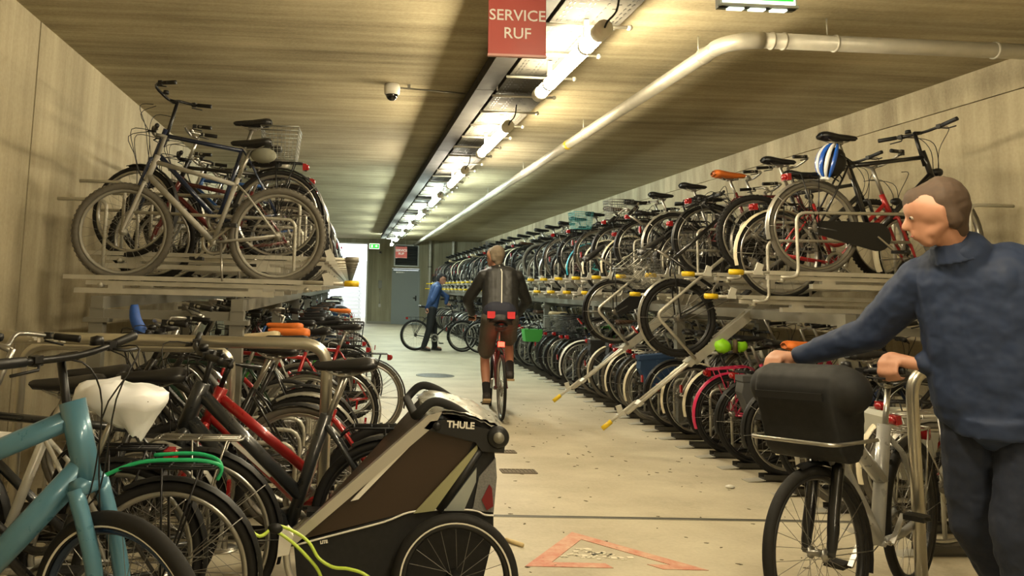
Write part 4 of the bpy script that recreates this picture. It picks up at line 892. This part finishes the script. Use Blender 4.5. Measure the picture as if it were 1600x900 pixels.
# handlebar: one bent tube from knob to knob
ha = [sp(777, 682), sp(705, 634), sp(676, 625), sp(650, 652)]
pth = [q+V((0, .012, 0)) for q in ha]+[q+V((0, YS2-YS-.012, 0)) for q in ha[::-1]]
obj('handlebar', MB().tube(fillet(pth, .07, 6), .0185, n=12).mesh('handlebar', mat('foam_grip', '151516', .85)), st)
def text_on(txt, px, py, size, rot, parent, m, Y):
    o = obj('lettering', text_mesh(txt, size, m, .0008, .0012), parent); q = at(px, py, Y=Y); o.location = q; o.rotation_euler = (PI/2, rot, 0); o['label'] = f'white letters {txt}'
text_on('THULE', 720, 664.5, .037, R_(3), st, M_wht, YS-.0215)
text_on('LITE', 506, 847, .016, R_(-10), st, M_wht, YS-.002)
wq = sp(708, 905)
def trailer_wheel(y):
    Rr, tr = .252, .024
    wm = pm('twheel', lambda: make_wheel(.252, .022, 56, 20)); tm_ = pm('ttire', lambda: make_tire(.252, .024, 64, 10, False, True))
    o = obj('wheel', wm, st, [M_rimdk, M_spoke], Matrix.Translation((wq.x, y, .252))); obj('tire', tm_, o); obj('hub_cap', MB().lathe([(0, -.055), (.025, -.052), (.03, -.04), (.03, .04), (0, .055)], n=16).mesh('hub_cap', M_blk), o)
trailer_wheel(YS-.055); trailer_wheel(YS2+.055)
obj('axle', MB().tube([(wq.x, YS-.08, .252), (wq.x, YS2+.08, .252)], .012, n=8).mesh('axle', M_sil), st)
q = sp(447, 842); obj('nose_bracket', MB().prism([(q.x-.03, q.z-.06), (q.x+.015, q.z-.05), (q.x+.03, q.z+.02), (q.x+.005, q.z+.045), (q.x-.025, q.z+.03)], YS-.03, YS+.03).mesh('nose_bracket', M_wht), st)
obj('tow_arm', MB().tube(spline([(q.x, YS, q.z-.03), (q.x+.02, YS, .25), (q.x+.1, YS, .17), (q.x+.25, YS, .15)], 4), .014, n=8).mesh('tow_arm', M_tsil), st)
fwh = obj('front_caster', pm('caster', lambda: MB().lathe([(.06, -.02), (.095, -.02), (.1, -.01), (.1, .01), (.095, .02), (.06, .02)], n=24, closed=True).lathe([(0, -.02), (.06, -.018), (.06, .018), (0, .02)], n=16, mi=1).mesh('front_caster', [M_rub, M_blkm])), st, M=Matrix.Translation((q.x+.12, YS+.28, .1)))
obj('caster_fork', MB().bar((q.x+.12, YS+.28, .1), (q.x+.15, YS+.28, .3), .06, .03, (1, 0, 0)).mesh('caster_fork', M_blk), st)

# ================================================================== people
def capsule(mb, a, b, ra, rb, n=14, flat=False):
    a, b = V(a), V(b); d = b-a
    if d.length < 1e-5: d = V((0, 0, 1e-4))
    d = d.normalized(); pts, rs = [], []
    if not flat:
        for k in range(5): t = PI/2*k/5; pts.append(a-d*ra*math.cos(t)); rs.append(max(ra*math.sin(t), ra*.05))
    pts += [a, b]; rs += [ra, rb]
    if not flat:
        for k in range(1, 6): t = PI/2*k/5; pts.append(b+d*rb*math.sin(t)); rs.append(max(rb*math.cos(t), rb*.05))
    mb.tube(pts, rs, n=n)
def remeshed(name, caps, m, parent, voxel=.012, smooth=6, label=None, wr=0.):
    mb = MB()
    for c in caps: capsule(mb, *c[:4], flat=(len(c) > 4 and c[4]))
    o = bpy.data.objects.new('tmp', mb.mesh('tmp', m)); COL.objects.link(o)
    r = o.modifiers.new('r', 'REMESH'); r.mode = 'VOXEL'; r.voxel_size = voxel; r.use_smooth_shade = True
    s = o.modifiers.new('s', 'SMOOTH'); s.factor = .5; s.iterations = smooth
    if wr:
        tx = bpy.data.textures.new('folds', 'CLOUDS'); tx.noise_scale = .09; dm = o.modifiers.new('d', 'DISPLACE'); dm.texture = tx; dm.strength = wr; dm.mid_level = .5; dm.texture_coords = 'LOCAL'
    me = bpy.data.meshes.new_from_object(o.evaluated_get(bpy.context.evaluated_depsgraph_get())); bpy.data.objects.remove(o)
    me.name = name; me.materials.clear(); me.materials.append(m)
    me.polygons.foreach_set('use_smooth', [True]*len(me.polygons))
    return obj(name, me, parent, label=label)
def hand_caps(c, axis, wrist, side_thumb):
    """hand closed round a bar: c = bar centre, axis = bar direction towards the thumb"""
    c, ax, wv = V(c), V(axis).normalized(), V(wrist); w_ = wv-c; w_ -= ax*w_.dot(ax); w_.normalize(); f = -w_
    t = ax.cross(f); t = t if t.z > 0 else -t
    caps = [(wv, c+w_*.045+t*.022, .027, .030)]
    kn = [c+ax*o_+w_*.012+t*.034 for o_ in (.033, .011, -.011, -.031)]
    caps += [(c+ax*.025+w_*.05+t*.022, kn[0], .018, .014), (c-ax*.025+w_*.05+t*.022, kn[3], .018, .013), (c+w_*.05+t*.022, kn[1], .02, .014), (kn[0], kn[3], .014, .012)]
    for k, ln in enumerate((.95, 1.05, 1., .82)):
        o_ = (.034, .0115, -.0115, -.033)[k]; b = c+ax*o_
        p0, p1, p2, p3 = b+w_*.01+t*.034, b+f*.03*ln+t*.026, b+f*.036*ln-t*.012, b+f*.012-t*.030
        caps += [(p0, p1, .0105, .0098), (p1, p2, .0098, .009), (p2, p3, .009, .008)]
    th0 = c+ax*.03+w_*.045+t*.005; th1 = c+ax*.052+w_*.012-t*.008; th2 = c+ax*.048+f*.018-t*.022
    caps += [(th0, th1, .014, .0115), (th1, th2, .0115, .0095)]
    return caps
def head_caps(hd, fwd, up):
    hd, f, u = V(hd), V(fwd).normalized(), V(up).normalized(); f = (f-u*f.dot(u)).normalized(); s = u.cross(f)
    c = [(hd+u*.035-f*.025, hd+u*.035+f*.02, .088, .08), (hd+u*.02+s*.012, hd+u*.02-s*.012, .078, .078), (hd+f*.035+u*.02, hd+f*.045-u*.06, .062, .048), (hd+f*.05-u*.085+s*.012, hd+f*.05-u*.085-s*.012, .03, .03),
         (hd+f*.092+u*.012, hd+f*.113-u*.022, .010, .015), (hd+f*.09-u*.052+s*.013, hd+f*.09-u*.052-s*.013, .012, .012), (hd+f*.088-u*.068+s*.01, hd+f*.088-u*.068-s*.01, .011, .011),
         (hd+f*.08+u*.034+s*.03, hd+f*.08+u*.034-s*.03, .014, .014)]
    for q in (-1, 1): c += [(hd+s*q*.078-f*.012+u*.022, hd+s*q*.078-f*.006-u*.018, .016, .011), (hd+f*.03-u*.055+s*q*.035, hd-f*.01-u*.03+s*q*.06, .03, .022)]
    return c, f, u, s
def person(label, J, voxel, mats, hands, loc=(0, 0, 0), rotz=0., shorts=False, folds=.01, bulk=1.):
    root = thing('person', label, 'person', loc, (0, 0, rotz)); J = {k: V(v_) for k, v_ in J.items()}
    hc, f, u, s = head_caps(J['head'], J['face'], J.get('headup', (0, 0, 1)))
    nk = J['neck']; caps = hc+[(J['head']-u*.07-f*.02, nk, .052, .06)]
    hipc = (J['hipL']+J['hipR'])/2; shc = (J['shL']+J['shR'])/2
    caps += [(nk, shc-(shc-hipc)*.15, .06, .1), (shc.lerp(hipc, .15), hipc, .11, .12)]
    for q in 'LR':
        caps += [(J['sh'+q], J['el'+q], .048, .04), (J['el'+q], J['wr'+q], .04, .027), (shc, J['sh'+q], .07, .052), (J['hip'+q], J['kn'+q], .082, .056), (J['kn'+q], J['kn'+q].lerp(J['an'+q], .35), .054, .056), (J['kn'+q].lerp(J['an'+q], .35), J['an'+q], .055, .036), (hipc, J['hip'+q], .1, .09), (J['an'+q], J['to'+q], .035, .028)]
        h = hands[q]; caps += hand_caps(h[0], h[1], J['wr'+q], q)
    remeshed('body', caps, M_skin, root, voxel, 5 if voxel < .009 else 3)
    # jacket
    B = bulk; jc = [(nk-(nk-shc)*.2, shc, .085*B, .10*B)]; ax = (J['shL']-J['shR']).normalized()
    for q, sg in (('L', 1), ('R', -1)):
        jc += [(shc+ax*sg*.06, J['sh'+q], .085*B, .072*B), (shc+ax*sg*.08, hipc+ax*sg*.075+(shc-hipc)*.05, .115*B, .118*B), (J['sh'+q], J['el'+q], .072*B, .058*B), (J['el'+q], J['wr'+q].lerp(J['el'+q], .1), .058*B, .043*(B+1)/2)]
    jc += [(shc, hipc, .12*B, .125*B), (hipc-(shc-hipc)*.02, hipc-(shc-hipc)*.16, .14*B, .138*B, True)]
    jk = remeshed('jacket', jc, mats['jacket'], root, voxel, 5, wr=folds)
    remeshed('collar', [(nk-u*.04, nk+u*.035, .078*B, .068*B, True)], mats.get('collar', mats['jacket']), jk, voxel*.8, 3)
    tc_ = [(hipc+ax*.05, hipc-ax*.05, .125, .125)]
    for q in 'LR':
        if shorts: e = J['hip'+q].lerp(J['kn'+q], .8); tc_ += [(J['hip'+q], e, .112, .088), (J['hip'+q].lerp(J['kn'+q], .6), e, .098, .098, True)]
        else: tc_ += [(J['hip'+q], J['kn'+q], .108, .078), (J['kn'+q], J['an'+q], .076, .062), (J['kn'+q].lerp(J['an'+q], .5), J['an'+q]-(J['an'+q]-J['kn'+q]).normalized()*.0, .068, .066, True)]
    remeshed('shorts' if shorts else 'trousers', tc_, mats['trousers'], root, voxel, 5, wr=folds)
    for q in 'LR':
        a, t = J['an'+q], J['to'+q]; d = (t-a); d = d.normalized(); dn = V((0, 0, -1)); dn = (dn-d*dn.dot(d)).normalized() if abs(dn.dot(d)) < .95 else V((1, 0, 0))
        if shorts: remeshed('sock', [(a+(J['kn'+q]-a)*.33, a, .048, .043, True), (a, a.lerp(t, .4), .043, .04)], mats['sock'], root, voxel, 2)
        sh = remeshed('shoe', [(a-d*.03+dn*.045, t+dn*.02, .043, .036), (a+dn*.01, a.lerp(t, .5)+dn*.02, .047, .042)], mats['shoe'], root, voxel, 4)
        so = MB().bar(a-d*.07+dn*.085, t+d*.03+dn*.052, .085, .022, dn); obj('sole', so.mesh('sole', mats.get('sole', M_rubdust)), sh)
    H = J['head']
    hairc = [(H+u*.055-f*.035, H+u*.06+f*.03, .092, .066), (H-f*.045+u*.01, H-f*.045-u*.06, .082, .05)]
    for q in (-1, 1): hairc += [(H+s*q*.05+u*.05-f*.03, H+s*q*.055-f*.04-u*.03, .047, .034), (H+s*q*.062+u*.03+f*.012, H+s*q*.066-u*.015+f*.004, .022, .014)]
    remeshed('hair', hairc, mats['hair'], root, voxel*.8, 3, wr=.012)
    for q in (-1, 1): obj('eye', MB().ball(H+f*.080+u*.012+s*q*.031, .0115, n=10).ball(H+f*.0885+u*.012+s*q*.031, .0055, 1, n=8).mesh('eye', [mat('eye_white', 'A89C92', .4), M_blk]), root)
    obj('mouth', MB().tube([H+f*.1-u*.06+s*.02, H+f*.103-u*.06, H+f*.1-u*.06-s*.02], .0035, n=5).mesh('mouth', mat('lips', '8E5148', .5)), root)
    if mats.get('glasses'):
        gm = MB()
        for q in (-1, 1): gm.tube([H+f*.1+u*.012+s*q*.032+(s*math.cos(t)*.022+u*math.sin(t)*.017) for t in [2*PI*k/14 for k in range(14)]], .002, n=5, closed=True); gm.tube([H+f*.1+u*.016+s*q*.054, H-f*.01+u*.02+s*q*.08], .002, n=5)
        obj('glasses', gm.mesh('glasses', M_blkm), root)
    return root, f, u, s, shc, hipc, ax
mj_navy = mat('navy_jacket', '182744', .75, noise=.15, nscale=30); mj_blk = mat('black_jacket', '171716', .6, noise=.15, nscale=25); mj_blue = mat('blue_jacket', '24406F', .7, noise=.12)
m_jean = mat('dark_navy_trousers', '141C2E', .85, noise=.2, nscale=60); m_short = mat('brown_grey_shorts', '49433A', .8, noise=.12); m_pant = mat('black_trousers', '15171A', .8)
m_sock = mat('black_sock', '141414', .9); m_shoe = mat('dark_shoe', '26231F', .7); m_tan = mat('tan_sole', 'A08A68', .8)
m_hairg = mat('grey_blond_hair', '6A5E4E', .8, noise=.35, nscale=60); m_hairb = mat('brown_hair', '4A3A2E', .8, noise=.35, nscale=60); m_hairk = mat('black_hair', '17161A', .8)

# --- man pushing a bicycle (front right of the aisle)
dv = V((-.8, -.6, 0)); lv = V((.6, -.8, 0)); hdg = math.atan2(dv.y, dv.x)
fr = V((1.95, 3.33, 0)); rr_ = fr-dv*1.06
pbk = bicycle('silver and black bicycle with black front bag pushed by man in navy jacket', rr_.x, rr_.y, 0, hdg, kind='trapez', color='silver', wheel='city', bar='flat', detail=3, fend=M_blk, carrier=M_sil, steer=-.18, lift=.07, fat=1.9, forkcol='black', kick=False, tirem=M_rub, rim=M_rimdk)
M_bagk = mat('black_bag', '07080A', .75, noise=.2)
Sx = steer_matrix(-.18)
bgm = remeshed('front_bag', [((.50, -.17, .80+.03*k), (.50, .17, .80+.03*k), .09+.006*k, .09+.006*k, True) for k in range(7)]+[((.5, -.16, 1.0), (.5, .16, 1.0), .1, .1)], M_bagk, pbk, .012, 4)
bgm.matrix_local = Sx
obj('bag_flap', MB().box((.645, 0, .98), (.01, .3, .03)).mesh('bag_flap', M_blk), bgm)
obj('bag_rail', MB().tube(fillet([(.36, -.19, .80), (.66, -.19, .80), (.66, .19, .80), (.36, .19, .80)], .05, 4), .008, n=8).mesh('bag_rail', M_sil), pbk, M=Sx)
obj('tail_light', MB().box((-.72, 0, .70), (.02, .08, .04)).mesh('tail_light', M_red), pbk)
bpy.context.view_layer.update()
def grip_world(root):
    hbar = [c for c in root.children if c.name.startswith('handlebar')][0]; out = []
    for g_ in hbar.children:
        vs = [v_.co for v_ in g_.data.vertices]; c = sum(vs, V())/len(vs); out.append(hbar.matrix_world @ c if False else (root.matrix_basis @ hbar.matrix_local) @ c)
    return out
gl, gr = grip_world(pbk)                             # left grip first
axb = (gl-gr).normalized()
hipc = V((2.52, 3.03, .97)); shc = V((2.46, 3.02, 1.47)); sx = (lv*.75+V((.3, -.25, 0))).normalized()
wrL, wrR = gl+V((.06, -.07, .035)), gr+V((.07, -.05, .045))
J = dict(head=(2.265, 2.98, 1.715), face=(-.86, .45, -.24), headup=(-.25, .05, .96), neck=(2.36, 3.0, 1.58), shL=shc+sx*.19, shR=shc-sx*.19, wrL=wrL, wrR=wrR,
         elL=(shc+sx*.2)+V((.0, .17, -.27)), elR=(shc-sx*.19).lerp(wrR, .5)+V((.05, -.02, -.05)),
         hipL=hipc+sx*.1, hipR=hipc-sx*.1, knL=hipc+sx*.11+V((-.12, .0, -.44)), knR=hipc-sx*.1+V((.02, .05, -.45)), anL=hipc+sx*.11+V((-.05, 0, -.88)), anR=hipc-sx*.1+V((.25, .1, -.85)), toL=hipc+sx*.11+V((-.2, -.05, -.915)), toR=hipc-sx*.1+V((.12, .06, -.915)))
person('man in navy jacket and dark trousers pushing a bicycle beside the guard post', J, .0075, dict(jacket=mj_navy, trousers=m_jean, shoe=m_shoe, hair=m_hairb), dict(L=(gl, -axb, 1), R=(gr, axb, 1)), folds=.02, bulk=1.28)

# --- cyclist riding away down the aisle
cy = at(783, 657, Z=0)
hdc = R_(86); pos = V((cy.x, cy.y, 0))
cbk = bicycle('bicycle with lit red tail light ridden down the aisle by cyclist in shorts', pos.x, pos.y, 0, hdc, kind='diamond', color='dark red', wheel='road', bar='flat', detail=3, fend=None, carrier=None, light=False, steer=-.10, lift=.04)
obj('tail_light', MB().box((SADP.x-.16, 0, .80), (.03, .07, .05)).mesh('tail_light', M_redL), cbk, label='lit red tail light')
gl, gr = [cbk.matrix_basis.inverted() @ q for q in grip_world(cbk)]
PLl, PRl = BB+V((-.02, .125, -.165)), BB+V((-.06, -.125, .10))     # left pedal down, right pedal up
hipc = SADP+V((.0, 0, .075)); shc = V((-.06, -.03, 1.56))
J = dict(head=(.0, .03, 1.76), face=(.75, .65, -.05), headup=(.12, 0, .99), neck=(-.02, -.01, 1.62), shL=shc+V((0, .19, -.02)), shR=shc+V((0, -.19, -.02)), wrL=gl+V((-.08, 0, .04)), wrR=gr+V((-.08, 0, .04)),
         elL=(.06, .33, 1.27), elR=(.06, -.35, 1.27), hipL=hipc+V((0, .1, 0)), hipR=hipc+V((0, -.1, 0)), knL=(.02, .13, .60), knR=(.10, -.15, .78), anL=PLl+V((-.07, 0, .10)), anR=PRl+V((-.13, -.0, .09)), toL=PLl+V((.05, 0, .04)), toR=PRl+V((.03, -.01, .06)))
cp, f_, u_, s_, shc_, hipc_, ax_ = person('cyclist in black jacket and brown shorts riding away down the aisle', J, .011, dict(jacket=mj_blk, trousers=m_short, shoe=m_shoe, sole=m_tan, hair=m_hairg, sock=m_sock, glasses=True), dict(L=(gl, (0, -1, 0), 1), R=(gr, (0, 1, 0), 1)), loc=cbk.location, rotz=hdc, shorts=True, bulk=1.1, folds=.016)
for pd, q in zip([c for c in cbk.children if c.name.startswith('pedal')], (PRl, PLl)): pd.matrix_local = Matrix.Translation(q)
ck = [c for c in cbk.children if c.name.startswith('crank')][0]
bk = (shc_-hipc_).normalized(); back = V((-1, 0, 0)); back = (back-bk*back.dot(bk)).normalized()
def back_surface(p): return p+back*.139
obj('zip_stripe', MB().tube(spline([back_surface(hipc_.lerp(shc_, t))+V((0, .0, 0)) for t in (.12, .4, .7, .98)], 4)+[J['neck'] and V(J['neck'])+back*.095], .0065, n=6).mesh('zip_stripe', M_wht), cp)
M_redc = mat('red_cloth', 'D0333A', .7)
wb_ = remeshed('waist_band', [(hipc_+V((0, .06, .035)), hipc_+V((0, -.06, .035)), .134, .134), (hipc_+V((0, .06, .07)), hipc_+V((0, -.06, .07)), .134, .134)], mat('navy_band', '191C2C', .8), cp, .011, 3)
for y in (-.115, .115): obj('red_patch', MB().box(hipc_+V((-.125, y*.95, .05)), (.035, .085, .075), M=None).mesh('red_patch', M_redc), cp)
# --- man standing with his bicycle at the far end
fm = at(668, 546, Z=0)
rw_ = at(648, 548, Z=0)
fbk = bicycle('dark bicycle held by the standing man in blue jacket', rw_.x, rw_.y, 0, R_(8), kind='diamond', color='black', wheel='mtb', bar='flat', detail=2, fend=None, carrier=M_blkm, light=True, steer=.2)
gl, gr = grip_world(fbk)
o0 = V((fm.x-.02, fm.y-.42, 0)); sd_ = fbk.matrix_basis @ SADP
hipc = o0+V((.05, .06, .93)); shc = o0+V((.16, .12, 1.40)); ax = V((-.15, .98, 0))
J = dict(head=o0+V((.28, .12, 1.60)), face=(.8, -.35, -.4), headup=(.25, 0, .95), neck=o0+V((.2, .12, 1.49)), shL=shc+ax*.18, shR=shc-ax*.18, wrL=gl+V((-.08, -.03, .04)), wrR=o0+V((-.08, -.02, .93)),
         elL=shc+V((.28, .2, -.2)), elR=shc-ax*.24+V((-.14, -.02, -.28)), hipL=hipc+ax*.1, hipR=hipc-ax*.1, knL=hipc+ax*.1+V((.10, 0, -.45)), knR=hipc-ax*.1+V((-.06, 0, -.45)), anL=hipc+ax*.1+V((.12, 0, -.85)), anR=hipc-ax*.1+V((-.18, 0, -.84)), toL=hipc+ax*.1+V((.25, -.03, -.88)), toR=hipc-ax*.1+V((-.05, -.05, -.875)))
person('man in blue jacket with dark cap standing beside his bicycle', J, .012, dict(jacket=mj_blue, trousers=m_pant, shoe=m_shoe, hair=m_hairk, collar=mat('orange_collar', 'C4604A', .7), glasses=True), dict(L=(gl, (0, -1, 0), 1), R=(o0+V((-.06, -.06, .87)), (0, 1, 0), 1)))
# two more bicycles parked askew at the far lower tier
for k, (px, py, lb) in enumerate(((722, 550, 'dark bicycle parked askew just past the man in blue jacket'), (750, 552, 'charcoal bicycle parked askew between the blue-jacketed man and the rack'))):
    q = at(px, py, Z=0); bicycle(lb, q.x, q.y, 0, R_(6-10*k), kind=('diamond', 'mtb')[k], color=('black', 'charcoal')[k], bar='flat', detail=1, fend=M_blk, steer=.2, lean=.06)
